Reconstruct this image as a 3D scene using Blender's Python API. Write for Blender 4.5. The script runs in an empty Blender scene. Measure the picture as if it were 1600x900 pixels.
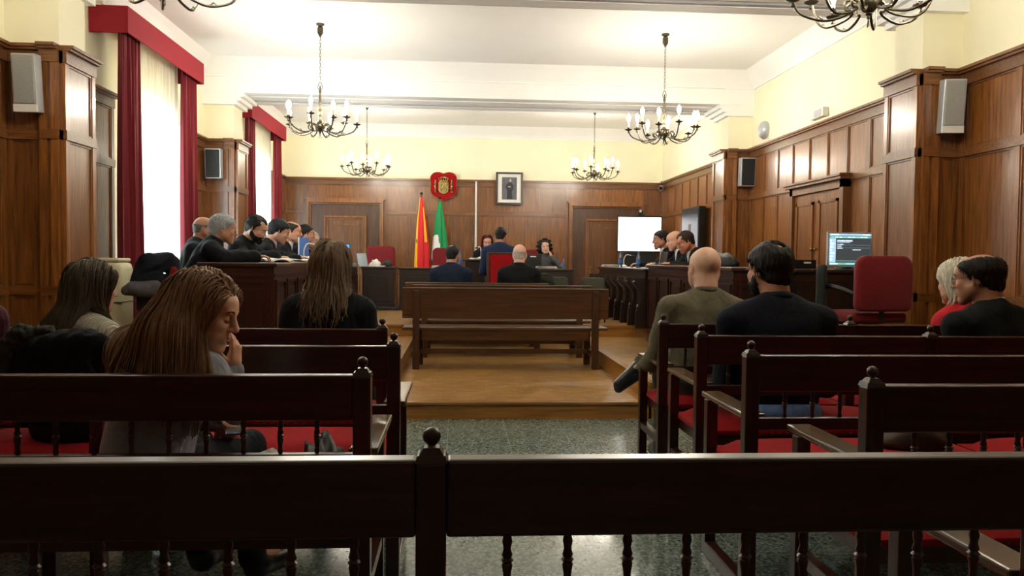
DAY = 6.0; EXPO = 1.3
import bpy, bmesh, math, random
import numpy as np
from mathutils import Vector, Matrix, Euler
random.seed(4); rng = np.random.default_rng(7)
PI = math.pi
SC = bpy.context.scene
COL = SC.collection

# ------------------------------------------------------------------ materials
def hexc(h):
    h = h.lstrip('#'); v = [int(h[i:i+2], 16)/255 for i in (0, 2, 4)]
    return tuple((c/12.92 if c <= .04045 else ((c+.055)/1.055)**2.4) for c in v) + (1,)

def new_mat(name):
    m = bpy.data.materials.new(name); m.use_nodes = True
    nt = m.node_tree; b = nt.nodes['Principled BSDF']
    return m, nt, b

def noise(nt, scale, detail=4, rough=.6, stretch=(1, 1, 1), coord='Object', dist=0.0):
    tc = nt.nodes.new('ShaderNodeTexCoord'); mp = nt.nodes.new('ShaderNodeMapping')
    mp.inputs['Scale'].default_value = stretch
    nz = nt.nodes.new('ShaderNodeTexNoise'); nz.inputs['Scale'].default_value = scale
    nz.inputs['Detail'].default_value = detail; nz.inputs['Roughness'].default_value = rough
    nz.inputs['Distortion'].default_value = dist
    nt.links.new(tc.outputs[coord], mp.inputs['Vector']); nt.links.new(mp.outputs[0], nz.inputs['Vector'])
    return nz

def ramp(nt, fac, stops):
    r = nt.nodes.new('ShaderNodeValToRGB'); e = r.color_ramp.elements
    while len(e) < len(stops): e.new(.5)
    for q, (p, c) in zip(e, stops): q.position = p; q.color = c
    nt.links.new(fac, r.inputs['Fac']); return r

def bump(nt, b, fac, strength=.2, dist=.01):
    bp = nt.nodes.new('ShaderNodeBump'); bp.inputs['Strength'].default_value = strength
    bp.inputs['Distance'].default_value = dist
    nt.links.new(fac, bp.inputs['Height']); nt.links.new(bp.outputs[0], b.inputs['Normal'])

def plain(name, col, rough=.6, metal=0, nscale=8, var=.12, spec=.5, bumpd=0, stretch=(1, 1, 1), coat=0, sheen=0):
    m, nt, b = new_mat(name); c = hexc(col) if isinstance(col, str) else col
    nz = noise(nt, nscale, stretch=stretch)
    lo = tuple(x*(1-var) for x in c[:3])+(1,); hi = tuple(min(1, x*(1+var)) for x in c[:3])+(1,)
    r = ramp(nt, nz.outputs['Fac'], [(.3, lo), (.7, hi)])
    nt.links.new(r.outputs[0], b.inputs['Base Color'])
    b.inputs['Roughness'].default_value = rough; b.inputs['Metallic'].default_value = metal
    b.inputs['Specular IOR Level'].default_value = spec
    b.inputs['Coat Weight'].default_value = coat; b.inputs['Coat Roughness'].default_value = .2
    b.inputs['Sheen Weight'].default_value = sheen
    if bumpd: bump(nt, b, nz.outputs['Fac'], .5, bumpd)
    return m

def wood(name, dark, light, axis=2, rough=.35, scale=6, coat=.3, spec=.5, island=.18):
    m, nt, b = new_mat(name)
    st = [9, 9, 9]; st[axis] = .55
    nz = noise(nt, scale, 6, .62, tuple(st), dist=.35)
    nf = noise(nt, scale*5, 3, .6, tuple(s*(1.6 if i != axis else .5) for i, s in enumerate(st)))
    mx = nt.nodes.new('ShaderNodeMath'); mx.operation = 'MULTIPLY_ADD'
    nt.links.new(nf.outputs['Fac'], mx.inputs[0]); mx.inputs[1].default_value = .35
    nt.links.new(nz.outputs['Fac'], mx.inputs[2])
    r = ramp(nt, mx.outputs[0], [(.45, hexc(dark)), (.85, hexc(light))])
    gi = nt.nodes.new('ShaderNodeNewGeometry')
    hv = nt.nodes.new('ShaderNodeHueSaturation')
    mr = nt.nodes.new('ShaderNodeMapRange'); mr.inputs['To Min'].default_value = 1-island; mr.inputs['To Max'].default_value = 1+island
    nt.links.new(gi.outputs['Random Per Island'], mr.inputs['Value']); nt.links.new(mr.outputs[0], hv.inputs['Value'])
    nt.links.new(r.outputs[0], hv.inputs['Color']); nt.links.new(hv.outputs[0], b.inputs['Base Color'])
    b.inputs['Roughness'].default_value = rough; b.inputs['Coat Weight'].default_value = coat
    b.inputs['Coat Roughness'].default_value = .18; b.inputs['Specular IOR Level'].default_value = spec
    bump(nt, b, mx.outputs[0], .12, .002)
    return m

def emis(name, col, strength):
    m, nt, b = new_mat(name)
    b.inputs['Base Color'].default_value = hexc(col); b.inputs['Emission Color'].default_value = hexc(col)
    b.inputs['Emission Strength'].default_value = strength
    return m

M = {}
M['cream'] = plain('cream_plaster', '#f5f0d2', .75, nscale=1.2, var=.03)
M['white'] = plain('white_plaster', '#f4f4f2', .7, nscale=1.2, var=.02)
M['greytrim'] = plain('grey_moulding_paint', '#b9bac0', .6, var=.03)
M['panel'] = wood('polished_panel_wood', '#4c2a10', '#945c28', 2, .33, 5, .25)
M['panelrail'] = wood('polished_rail_wood', '#472710', '#855325', 0, .34, 5, .25)
M['bench'] = wood('dark_bench_wood', '#200a07', '#421c12', 0, .3, 5, .2, spec=.5, island=.1)
M['benchv'] = wood('dark_bench_wood_upright', '#200a07', '#3c1810', 2, .32, 5, .2, spec=.5, island=.1)
M['armwood'] = wood('worn_sheen_armrest_wood', '#3b2a1a', '#6e553a', 1, .25, 5, .3)  # paler than the bench: worn wood, plus reflected window light put into the colour
M['midbench'] = wood('brown_bench_wood', '#33200f', '#5a381b', 0, .33, 4, .4)
M['midbenchv'] = wood('brown_bench_wood_upright', '#2e1a0f', '#50311c', 2, .35, 4, .4)
M['desk'] = wood('dark_red_desk_wood', '#1c0b07', '#3a1810', 2, .3, 4, .3)
M['deskdark'] = wood('almost_black_carved_wood', '#150c09', '#2c1a12', 2, .35, 4, .35)
M['door'] = wood('door_wood', '#472a13', '#80522a', 2, .4, 4, .15)
M['doordark'] = wood('dark_door_frame_wood', '#321c0e', '#5c391d', 2, .45, 4, .1)
M['riser'] = wood('golden_step_wood', '#6b4318', '#a3712f', 0, .35, 3, .3)
M['red'] = plain('red_velvet', '#98050f', .85, nscale=40, var=.15, sheen=.05, spec=.2)
M['reddark'] = plain('dark_red_upholstery', '#6c0a12', .8, nscale=30, var=.15, sheen=.15, spec=.3)
M['curtain'] = plain('red_curtain_cloth', '#6c0919', .8, nscale=30, var=.1, sheen=.2, spec=.3, stretch=(1, 1, .1))
M['pelmet'] = plain('red_pelmet_cloth', '#8c1424', .75, nscale=60, var=.08, spec=.3)
M['brass'] = plain('aged_bronze', '#5a5344', .38, .85, 30, .3)
M['brassb'] = plain('worn_gold', '#8b7d4c', .35, .9, 60, .35, bumpd=.004)
M['black'] = plain('black_plastic', '#0b0c0e', .4, nscale=20)
M['darkgrey'] = plain('dark_grey_grille', '#181b1e', .6, nscale=200, var=.4)
M['grey'] = plain('light_grey_metal', '#9a9a94', .5, nscale=90, var=.08)
M['silver'] = plain('silver_plastic', '#b9bcc0', .3, .3, nscale=20, var=.05)
M['paper'] = plain('white_paper', '#e6e4dd', .7, nscale=6, var=.04)
M['whiteplastic'] = plain('white_plastic', '#e2e0d8', .45, var=.03)
M['creamunit'] = plain('cream_enamel', '#c4bd9b', .5, var=.05)
M['bottle'] = plain('clear_blue_bottle_plastic', '#9fb6c8', .12, nscale=10, var=.1)
M['bottle'].node_tree.nodes['Principled BSDF'].inputs['Transmission Weight'].default_value = .75
M['labelblue'] = plain('blue_label_paper', '#3c6ec0', .5)
M['bulb'] = emis('glowing_bulb_glass', '#fff6e2', 130)
M['candle'] = plain('ivory_candle_sleeve', '#efe6c8', .5, var=.04)
M['candle'].node_tree.nodes['Principled BSDF'].inputs['Emission Color'].default_value = hexc('#fff2d0')
M['leather'] = plain('black_leather', '#0c0c0e', .45, nscale=60, var=.2)
M['darkcloth'] = plain('dark_green_grey_cloth', '#1a1f1c', .85, nscale=60, var=.2)
M['metal'] = plain('chrome', '#8a8a8a', .25, 1)
M['browncloth'] = plain('brown_leather', '#3a2414', .5, nscale=20)
m, nt, b = new_mat('window_glass')
tp = nt.nodes.new('ShaderNodeBsdfTransparent'); gl = nt.nodes.new('ShaderNodeBsdfGlossy'); gl.inputs['Roughness'].default_value = .02; mg = nt.nodes.new('ShaderNodeMixShader')
tp.inputs['Color'].default_value = (.93, .97, 1, 1); mg.inputs[0].default_value = .06; nt.links.new(tp.outputs[0], mg.inputs[1]); nt.links.new(gl.outputs[0], mg.inputs[2])
nt.links.new(mg.outputs[0], nt.nodes['Material Output'].inputs['Surface']); M['glass'] = m
# sheer curtain: thin translucent weave that lets part of the daylight straight through
m, nt, b = new_mat('sheer_white_voile')
tr = nt.nodes.new('ShaderNodeBsdfTranslucent'); df = nt.nodes.new('ShaderNodeBsdfDiffuse'); tp = nt.nodes.new('ShaderNodeBsdfTransparent')
m1 = nt.nodes.new('ShaderNodeMixShader'); m2 = nt.nodes.new('ShaderNodeMixShader')
nz = noise(nt, 4, 3, .5, (1, 6, .2)); r = ramp(nt, nz.outputs['Fac'], [(.3, hexc('#e7e3cf')), (.7, hexc('#f6f3e6'))])
for n_ in (tr, df): nt.links.new(r.outputs[0], n_.inputs['Color'])
m1.inputs[0].default_value = .4; nt.links.new(tr.outputs[0], m1.inputs[1]); nt.links.new(df.outputs[0], m1.inputs[2])
m2.inputs[0].default_value = .32; nt.links.new(m1.outputs[0], m2.inputs[1]); nt.links.new(tp.outputs[0], m2.inputs[2])
nt.links.new(m2.outputs[0], nt.nodes['Material Output'].inputs['Surface']); M['sheer'] = m

def tile_material():
    m, nt, b = new_mat('green_grey_terrazzo_tiles')
    tc = nt.nodes.new('ShaderNodeTexCoord')
    vo = nt.nodes.new('ShaderNodeTexVoronoi'); vo.inputs['Scale'].default_value = 85
    nt.links.new(tc.outputs['Object'], vo.inputs['Vector'])
    nz = noise(nt, 40, 5, .7)
    r1 = ramp(nt, vo.outputs['Color'], [(.1, hexc('#46544e')), (.5, hexc('#68776f')), (.85, hexc('#97a29a'))])
    r2 = ramp(nt, nz.outputs['Fac'], [(.35, (.72, .75, .73, 1)), (.65, (1.0, 1.0, 1.0, 1))])
    mx = nt.nodes.new('ShaderNodeMix'); mx.data_type = 'RGBA'; mx.blend_type = 'MULTIPLY'; mx.inputs[0].default_value = 1
    nt.links.new(r1.outputs[0], mx.inputs[6]); nt.links.new(r2.outputs[0], mx.inputs[7])
    br = nt.nodes.new('ShaderNodeTexBrick'); br.offset = 0; br.inputs['Scale'].default_value = 1
    br.inputs['Brick Width'].default_value = .44; br.inputs['Row Height'].default_value = .44
    br.inputs['Mortar Size'].default_value = .0025; br.inputs['Mortar Smooth'].default_value = .2
    mp = nt.nodes.new('ShaderNodeMapping'); mp.inputs['Location'].default_value = (.07, .1, 0)
    nt.links.new(tc.outputs['Object'], mp.inputs['Vector']); nt.links.new(mp.outputs[0], br.inputs['Vector'])
    m3 = nt.nodes.new('ShaderNodeMix'); m3.data_type = 'RGBA'
    nt.links.new(br.outputs['Fac'], m3.inputs[0]); nt.links.new(mx.outputs[2], m3.inputs[6]); m3.inputs[7].default_value = hexc('#8d948c')
    nt.links.new(m3.outputs[2], b.inputs['Base Color'])
    b.inputs['Roughness'].default_value = .14; b.inputs['Specular IOR Level'].default_value = .5
    return m
M['tiles'] = tile_material()

def parquet_material():
    m, nt, b = new_mat('small_block_parquet')
    tc = nt.nodes.new('ShaderNodeTexCoord')
    br = nt.nodes.new('ShaderNodeTexBrick'); br.offset = .5; br.inputs['Scale'].default_value = 1
    br.inputs['Brick Width'].default_value = .12; br.inputs['Row Height'].default_value = .04
    br.inputs['Mortar Size'].default_value = .0012
    br.inputs['Color1'].default_value = hexc('#a67840'); br.inputs['Color2'].default_value = hexc('#cda062'); br.inputs['Mortar'].default_value = hexc('#74502a')
    nt.links.new(tc.outputs['Object'], br.inputs['Vector'])
    nz = noise(nt, 3, 5, .6); r = ramp(nt, nz.outputs['Fac'], [(.3, (.7, .7, .7, 1)), (.7, (1.05, 1.05, 1.05, 1))])
    mx = nt.nodes.new('ShaderNodeMix'); mx.data_type = 'RGBA'; mx.blend_type = 'MULTIPLY'; mx.inputs[0].default_value = 1
    nt.links.new(br.outputs['Color'], mx.inputs[6]); nt.links.new(r.outputs[0], mx.inputs[7]); nt.links.new(mx.outputs[2], b.inputs['Base Color'])
    b.inputs['Roughness'].default_value = .28; b.inputs['Coat Weight'].default_value = .3
    return m
M['parquet'] = parquet_material()

# ------------------------------------------------------------------ mesh building
class MB:
    def __init__(s): s.v = []; s.f = []; s.mi = []
    def add(s, vs, fs, mi=0, mat=None):
        n = len(s.v)
        if mat is not None: vs = [tuple(mat @ Vector(p)) for p in vs]
        s.v += [tuple(p) for p in vs]; s.f += [tuple(n+i for i in f) for f in fs]; s.mi += [mi]*len(fs)
        return s
    def box(s, x0, x1, y0, y1, z0, z1, mi=0, mat=None, tx=0, ty=0, ch=0):
        if ch:
            c = min(ch, abs(x1-x0)/2.2, abs(y1-y0)/2.2, abs(z1-z0)/2.2)
            bm = bmesh.new(); bmesh.ops.create_cube(bm, size=1)
            for v in bm.verts: v.co = ((x0+x1)/2+v.co.x*(x1-x0), (y0+y1)/2+v.co.y*(y1-y0), (z0+z1)/2+v.co.z*(z1-z0))
            bmesh.ops.bevel(bm, geom=list(bm.edges), offset=c, segments=2, affect='EDGES', profile=.5)
            s.bm(bm, mi, mat); return s
        a, b_ = tx, ty
        vs = [(x0, y0, z0), (x1, y0, z0), (x1, y1, z0), (x0, y1, z0), (x0+a, y0+b_, z1), (x1-a, y0+b_, z1), (x1-a, y1-b_, z1), (x0+a, y1-b_, z1)]
        return s.add(vs, [(0, 3, 2, 1), (4, 5, 6, 7), (0, 1, 5, 4), (1, 2, 6, 5), (2, 3, 7, 6), (3, 0, 4, 7)], mi, mat)
    def bm(s, bm, mi=0, mat=None):
        bm.verts.ensure_lookup_table(); bm.verts.index_update()
        s.add([tuple(v.co) for v in bm.verts], [tuple(v.index for v in f.verts) for f in bm.faces], mi, mat); bm.free(); return s
    def lathe(s, prof, c=(0, 0, 0), n=12, mi=0, mat=None, sx=1, sy=1):
        vs = []; fs = []
        for r, z in prof:
            for i in range(n):
                a = 2*PI*i/n; vs.append((c[0]+r*math.cos(a)*sx, c[1]+r*math.sin(a)*sy, c[2]+z))
        for j in range(len(prof)-1):
            for i in range(n):
                k = (i+1) % n; fs.append((j*n+i, j*n+k, (j+1)*n+k, (j+1)*n+i))
        fs.append(tuple(range(n))[::-1]); fs.append(tuple((len(prof)-1)*n+i for i in range(n)))
        return s.add(vs, fs, mi, mat)
    def tube(s, pts, r, n=6, mi=0, mat=None, flat=1.0):
        pts = [Vector(p) for p in pts]; rs = r if hasattr(r, '__len__') else [r]*len(pts)
        vs = []; fs = []; prev = None
        for i, p in enumerate(pts):
            t = (pts[min(i+1, len(pts)-1)]-pts[max(i-1, 0)])
            if t.length < 1e-9: t = Vector((0, 0, 1))
            t.normalize()
            if prev is None: prev = t.orthogonal().normalized()
            prev = (prev-t*prev.dot(t)); prev = prev.normalized() if prev.length > 1e-6 else t.orthogonal().normalized()
            q = t.cross(prev)
            for k in range(n):
                a = 2*PI*k/n; vs.append(tuple(p+prev*math.cos(a)*rs[i]+q*math.sin(a)*rs[i]*flat))
        for j in range(len(pts)-1):
            for i in range(n):
                k = (i+1) % n; fs.append((j*n+i, j*n+k, (j+1)*n+k, (j+1)*n+i))
        fs.append(tuple(range(n))[::-1]); fs.append(tuple((len(pts)-1)*n+i for i in range(n)))
        return s.add(vs, fs, mi, mat)
    def prism(s, poly, d0, d1, axis='y', mi=0, mat=None):
        # poly: list of (a,b); axis y -> (a,d,b); axis x -> (d,a,b); axis z -> (a,b,d)
        n = len(poly)
        mk = {'y': lambda a, b, d: (a, d, b), 'x': lambda a, b, d: (d, a, b), 'z': lambda a, b, d: (a, b, d)}[axis]
        vs = [mk(a, b, d0) for a, b in poly]+[mk(a, b, d1) for a, b in poly]
        fs = [tuple(range(n)), tuple(range(n, 2*n))[::-1]]+[(i, n+i, n+(i+1) % n, (i+1) % n) for i in range(n)]
        return s.add(vs, fs, mi, mat)
    def sphere(s, c, r, n=12, m=8, mi=0, mat=None, sc=(1, 1, 1)):
        prof = [(max(1e-4, math.sin(PI*j/m)), -math.cos(PI*j/m)) for j in range(m+1)]
        vs = []; fs = []
        for q, z in prof:
            for i in range(n):
                a = 2*PI*i/n; vs.append((c[0]+r*sc[0]*q*math.cos(a), c[1]+r*sc[1]*q*math.sin(a), c[2]+r*sc[2]*z))
        for j in range(m):
            for i in range(n):
                k = (i+1) % n; fs.append((j*n+i, j*n+k, (j+1)*n+k, (j+1)*n+i))
        return s.add(vs, fs, mi, mat)
    def build(s, name, mat, parent=None, smooth=None, bevel=0, loc=None):
        me = bpy.data.meshes.new(name); me.from_pydata(s.v, [], s.f)
        for m_ in (mat if isinstance(mat, (list, tuple)) else [mat]): me.materials.append(m_)
        if any(s.mi): me.polygons.foreach_set('material_index', s.mi)
        bm = bmesh.new(); bm.from_mesh(me); bmesh.ops.recalc_face_normals(bm, faces=bm.faces); bm.to_mesh(me); bm.free()
        if smooth is not None:
            me.polygons.foreach_set('use_smooth', [True]*len(me.polygons)); me.set_sharp_from_angle(angle=math.radians(smooth))
        me.update()
        o = bpy.data.objects.new(name, me); COL.objects.link(o)
        if parent is not None: o.parent = parent
        if loc: o.location = loc
        if bevel:
            md = o.modifiers.new('bevel', 'BEVEL'); md.width = bevel; md.segments = 2; md.limit_method = 'ANGLE'
        return o

def thing(name, label, cat, loc=(0, 0, 0), rz=0, group=None):
    o = bpy.data.objects.new(name, None); COL.objects.link(o); o.empty_display_size = .1
    o.location = loc; o.rotation_euler = (0, 0, rz); o['label'] = label; o['category'] = cat
    if group: o['group'] = group
    return o
def tag(o, label, cat, group=None):
    o['label'] = label; o['category'] = cat
    if group: o['group'] = group
    return o
def struct(name, mb, mat, bevel=0, smooth=None):
    o = mb.build(name, mat, bevel=bevel, smooth=smooth); o['kind'] = 'structure'; return o
def dup(root, loc, rz=None, label=None, group=None):
    def cp(o, par):
        c = o.copy(); COL.objects.link(c)
        if par is not None: c.parent = par
        for ch in kids.get(o, []): cp(ch, c)
        return c
    kids = {}
    for o in list(COL.objects):
        if o.parent is not None: kids.setdefault(o.parent, []).append(o)
    r = cp(root, None); r.location = loc
    if rz is not None: r.rotation_euler = (0, 0, rz)
    if label: r['label'] = label
    if group: r['group'] = group
    return r
def T(x=0, y=0, z=0, rx=0, ry=0, rz=0): return Matrix.Translation((x, y, z)) @ Euler((rx, ry, rz)).to_matrix().to_4x4()
def spline(pts, n):
    pts = [Vector(p) for p in pts]; out = []
    P_ = [pts[0]]+pts+[pts[-1]]
    for i in range(len(pts)-1):
        a, b, c, d = P_[i:i+4]
        for k in range(n):
            t = k/n; out.append(.5*((2*b)+(c-a)*t+(2*a-5*b+4*c-d)*t*t+(3*b-a-3*c+d)*t**3))
    out.append(pts[-1]); return out
# ------------------------------------------------------------------ the room
XL, XR, YN, YB = -3.35, 4.0, -3.4, 15.55
ZC, ZB, ZW = 3.86, 3.44, 2.83
PL, PR = -2.93, 3.64            # faces of the left and right piers
P1, P2 = (6.11, 6.6), (10.70, 11.2)
BM1, BM2 = (6.05, 6.79), (10.67, 11.5)

f = MB().box(XL-.3, XR+.3, YN-.3, YB+.3, -.2, 0); struct('floor', f, M['tiles'])
c = MB().box(XL-.3, XR+.3, YN-.3, YB+.3, ZC, ZC+.2); struct('ceiling', c, M['white'])
struct('wall_back', MB().box(XL-.3, XR+.3, YB, YB+.3, 0, ZC), M['cream'])
struct('wall_rear', MB().box(XL-.3, XR+.3, YN-.3, YN, 0, ZC), M['cream'])
wr = MB().box(XR, XR+.3, YN, YB, 0, ZC)
for a, b_ in (P1, P2): wr.box(PR+.03, XR, a+.05, b_-.03, 0, ZC)
struct('wall_right', wr, M['cream'])
W1, W2 = (8.3, 9.95), (12.6, 14.35)
WZ0, WZ1 = .5, 2.86
wl = MB()
for a, b_ in ((YN, W1[0]), (W1[1], W2[0]), (W2[1], YB)): wl.box(XL-.3, XL, a, b_, 0, ZC)
for a, b_ in (W1, W2): wl.box(XL-.3, XL, a, b_, 0, WZ0); wl.box(XL-.3, XL, a, b_, WZ1, ZC)
for a, b_ in (P1, P2): wl.box(XL, PL-.03, a+.05, b_-.03, 0, ZC)
struct('wall_left', wl, M['cream'])

# beams with a recessed underside, and the coved cornice of each ceiling bay
tn = [0]
def trim(mb, mat, **k):
    tn[0] += 1; return struct('trim_%d' % tn[0], mb, mat, **k)
def beam(y0, y1):
    m_ = MB().box(XL, XR, y0, y1, ZB+.03, ZC)
    m_.box(XL, XR, y0, y0+.16, ZB, ZB+.03); m_.box(XL, XR, y1-.16, y1, ZB, ZB+.03)
    m_.box(XL, XR, y0+.3, y1-.3, ZB+.005, ZB+.03)
    trim(m_, M['white'])
    g = MB().box(XL, XR, y0+.16, y0+.22, ZB+.008, ZB+.03); g.box(XL, XR, y1-.22, y1-.16, ZB+.008, ZB+.03)
    g.box(XL, XR, y1, y1+.012, ZB, ZB+.03)
    trim(g, M['greytrim'])
beam(*BM1); beam(*BM2)
def cove(y0, y1):
    m_ = MB(); d, h = .2, .215
    prof = [(0, ZC), (d, ZC), (d*.72, ZC-h*.25), (d*.35, ZC-h*.65), (.03, ZC-h*.92), (.03, ZC-h), (0, ZC-h)]
    m_.prism([(y1-a, z) for a, z in prof], XL, XR, 'x'); m_.prism([(y0+a, z) for a, z in prof], XL, XR, 'x')
    m_.prism([(XL+a, z) for a, z in prof], y0, y1, 'y'); m_.prism([(XR-a, z) for a, z in prof], y0, y1, 'y')
    trim(m_, M['white'])
cove(YN, BM1[0]); cove(BM1[1], BM2[0]); cove(BM2[1], YB)
# stepped capitals under the beams on the four piers
cap = MB()
for a, b_ in (P1, P2):
    for k, (dz, e) in enumerate(((0, .15), (.05, .1), (.1, .05))):
        cap.box(XL, PL-.03+e, a-.02, b_+e, ZB-dz-.05, ZB-dz); cap.box(PR+.03-e, XR, a-.02, b_+e, ZB-dz-.05, ZB-dz)
trim(cap, M['white'])

# wood wainscot: run() lays backing, rails, stiles and raised fields on a vertical plane
RAILS = ((0, .14, .05), (1.0, 1.07, .04), (2.15, 2.22, .045), (ZW-.12, ZW-.03, .045))
def run(mb, mat, L, edges, z0=0, holes=(), strip=True):
    # local frame: x along the wall, y out of the wall, z up
    mb.box(0, L, 0, .018, z0, ZW-.03, 0, mat)
    for a, b_, d in RAILS:
        if b_ > z0: mb.box(0, L, .0, d, max(a, z0), b_, 1, mat)
    mb.box(0, L, 0, .075, ZW-.03, ZW-.012, 1, mat); mb.box(0, L, 0, .095, ZW-.012, ZW+.01, 1, mat)
    for e in edges: mb.box(e-.028, e+.028, .0, .036, z0, ZW-.06, 0, mat)
    zs = [(.14, 1.0), (1.07, 2.15), (2.22, ZW-.12)]
    for a, b_ in zip(edges[:-1], edges[1:]):
        for za, zb in zs:
            if za < z0-.01 and zb < z0+.2: continue
            za = max(za, z0); x0, x1 = a+.028, b_-.028
            if x1-x0 < .06: continue
            w = .016
            mb.box(x0, x0+w, .018, .03, za, zb, 0, mat); mb.box(x1-w, x1, .018, .03, za, zb, 0, mat)
            mb.box(x0+w, x1-w, .018, .03, za, za+w, 1, mat); mb.box(x0+w, x1-w, .018, .03, zb-w, zb, 1, mat)
            mb.box(x0+w, x1-w, .018, .0205, za+w, zb-w, 0, mat)
def frame(x, y, ang): return Matrix.Translation((x, y, 0)) @ Matrix.Rotation(ang, 4, 'Z')
def lin(a, b_, n): return [a+(b_-a)*i/n for i in range(n+1)]
PM = [M['panel'], M['panelrail']]
# back wall: x axis runs from right to left so that y points into the room
bw = MB(); xs = [XR, 3.66, 2.12]+[2.12-(2.12+1.42)*i/6 for i in range(1, 6)]+[-1.42, -2.9, XL]
edges = sorted(XR-x for x in xs); run(bw, frame(XR, YB, PI), XR-XL, edges); trim(bw, PM)
# right wall: y-out = -X, x axis runs along +Y
def wall_run(side, y0, y1, n, edges=None, z0=0):
    mb = MB(); L = y1-y0
    if side == 'R': mt = frame(XR, y0, PI/2)
    else: mt = frame(XL, y1, -PI/2)
    run(mb, mt, L, edges or lin(.03, L-.03, n), z0); trim(mb, PM)
mb = MB(); run(mb, frame(XL, YN, 0), XR-XL, lin(.03, XR-XL-.03, 12)); trim(mb, PM)
wall_run('R', YN, P1[0], 15); wall_run('R', P1[1]+.0, P2[0], 9); wall_run('R', P2[1], YB-.05, 9)
wall_run('L', YN, P1[0], 15); wall_run('L', P1[1], 7.95, 3); wall_run('L', 10.02, P2[0], 1)
wall_run('L', P2[1], 12.2, 2); wall_run('L', 14.45, YB-.05, 2)
# piers
for a, b_ in (P1, P2):
    mb = MB()
    # camera-facing faces (two steps), y-out = -Y : frame angle PI
    wL = PL-.13-XL
    run(mb, frame(PL-.13, a+.05, PI), wL, [.04, wL-.03]); run(mb, frame(PL, a, PI), .13, [.03, .11])
    run(mb, frame(PL, b_, -PI/2), b_-a, [.03, b_-a-.03]); run(mb, frame(XL, b_, 0), PL-XL, [.03, PL-XL-.03]); trim(mb, PM)
    mb = MB(); wR = XR-PR-.13
    run(mb, frame(XR, a+.05, PI), wR, [.03, wR-.04]); run(mb, frame(PR+.13, a, PI), .13, [.02, .1])
    run(mb, frame(PR, a, PI/2), b_-a, [.03, b_-a-.03]); run(mb, frame(PR, b_, 0), XR-PR, [.03, XR-PR-.03]); trim(mb, PM)

# raised platforms
def platform(name, boxes, z0, z1, fronts):
    mb = MB()
    for x0, x1, y0, y1 in boxes: mb.box(x0, x1, y0, y1, z0, z1)
    o = mb.build(name, M['parquet']); o['kind'] = 'structure'; return o
YS = 6.46; RL, RR = -.58, 1.58; Y3 = 10.33; YR = 10.95
platform('floor_platform_low', [(RL, RR, YS+.01, YR)], 0, .14, None)
platform('floor_platform_middle', [(XL, RL, YS+.01, Y3+.1), (RR, XR, YS+.01, Y3+.1)], 0, .30, None)
platform('floor_platform_high', [(XL, RL, Y3, YB), (RR, XR, Y3, YB), (RL, RR, YR, YB), (XL, -1.85, 6.7, Y3), (2.6, XR, 6.9, Y3)], 0, .45, None)
n_ = MB()
n_.box(RL-.02, RR+.02, YS-.012, YS+.01, 0, .118); n_.box(RL-.02, RR+.02, YS-.03, YS+.05, .118, .143, ch=.006)
trim(n_, M['riser'])
n_ = MB()
for x0, x1 in ((XL, RL), (RR, XR)):
    n_.box(x0, x1, YS-.012, YS+.01, 0, .278); n_.box(x0, x1, YS-.03, YS+.05, .278, .303)
n_.box(RL-.01, RL+.012, YS, YR, .14, .278); n_.box(RL-.05, RL+.02, YS, YR, .278, .303)
n_.box(RR-.012, RR+.01, YS, YR, .14, .278); n_.box(RR-.02, RR+.05, YS, YR, .278, .303)
trim(n_, M['riser'])
n_ = MB()
for x0, x1 in ((-1.62, RL), (RR, 2.3)):
    n_.box(x0, x1, Y3-.012, Y3+.01, .3, .43); n_.box(x0, x1, Y3-.03, Y3+.05, .428, .453)
n_.box(RL, RR, YR-.012, YR+.01, .14, .43); n_.box(RL, RR, YR-.03, YR+.05, .428, .453)
trim(n_, M['riser'])

# doors
def stepped_door(num, x0, x1, knob_side):
    # heavy recessed casing with a raised field door; stands on the high platform
    z0, z1 = .45, 2.41; y = YB-.045
    root = thing('door_%d' % num, 'x', 'door', ((x0+x1)/2, YB, 0)); del root['label']; del root['category']; root['kind'] = 'structure'
    w = (x1-x0)/2
    def ring(mb, w_o, w_i, zt_o, zt_i, d0, d1, mi=0):
        mb.box(-w_o, -w_i, -d1, -d0, z0, zt_o, mi); mb.box(w_i, w_o, -d1, -d0, z0, zt_o, mi); mb.box(-w_i, w_i, -d1, -d0, zt_i, zt_o, mi)
    mb = MB(); ring(mb, w, w-.05, z1, z1-.05, .02, .15); ring(mb, w-.05, w-.08, z1-.05, z1-.08, .02, .09)
    mb.box(-w-.03, w+.03, -.15, -.02, z1, z1+.035, 0)
    mb.build('casing', M['panel'], root)
    mb = MB(); ring(mb, w-.08, w-.33, z1-.08, z1-.3, .02, .05); mb.build('jamb_panel', M['doordark'], root)
    mb = MB(); ring(mb, w-.33, w-.36, z1-.3, z1-.33, .02, .11); ring(mb, w-.36, w-.40, z1-.33, z1-.37, .02, .065); mb.build('architrave', M['panel'], root)
    mb = MB(); mb.box(-w+.40, w-.40, -.045, -.02, z0, z1-.37)
    i = w-.40
    ring(mb, i-.06, i-.09, z1-.45, z1-.48, .045, .062); mb.box(-i+.09, i-.09, -.05, -.045, z0+.15, z1-.48)
    leaf = mb.build('door_leaf', M['door'], root)
    k = knob_side*(i-.035)
    h = MB().sphere((k, -.10, 1.16), .02, 10, 8); h.tube([(k, -.045, 1.16), (k, -.10, 1.16)], .008)
    h.tube([(k, -.09, 1.10), (k-knob_side*-.07, -.095, 1.10)], .009, 8); h.box(k-.018, k+.018, -.052, -.045, .99, 1.2)
    h.build('door_handle', M['brassb'], leaf, smooth=50)
    return root
stepped_door(1, -2.90, -1.44, 1); stepped_door(2, 2.14, 3.61, -1)
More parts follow.
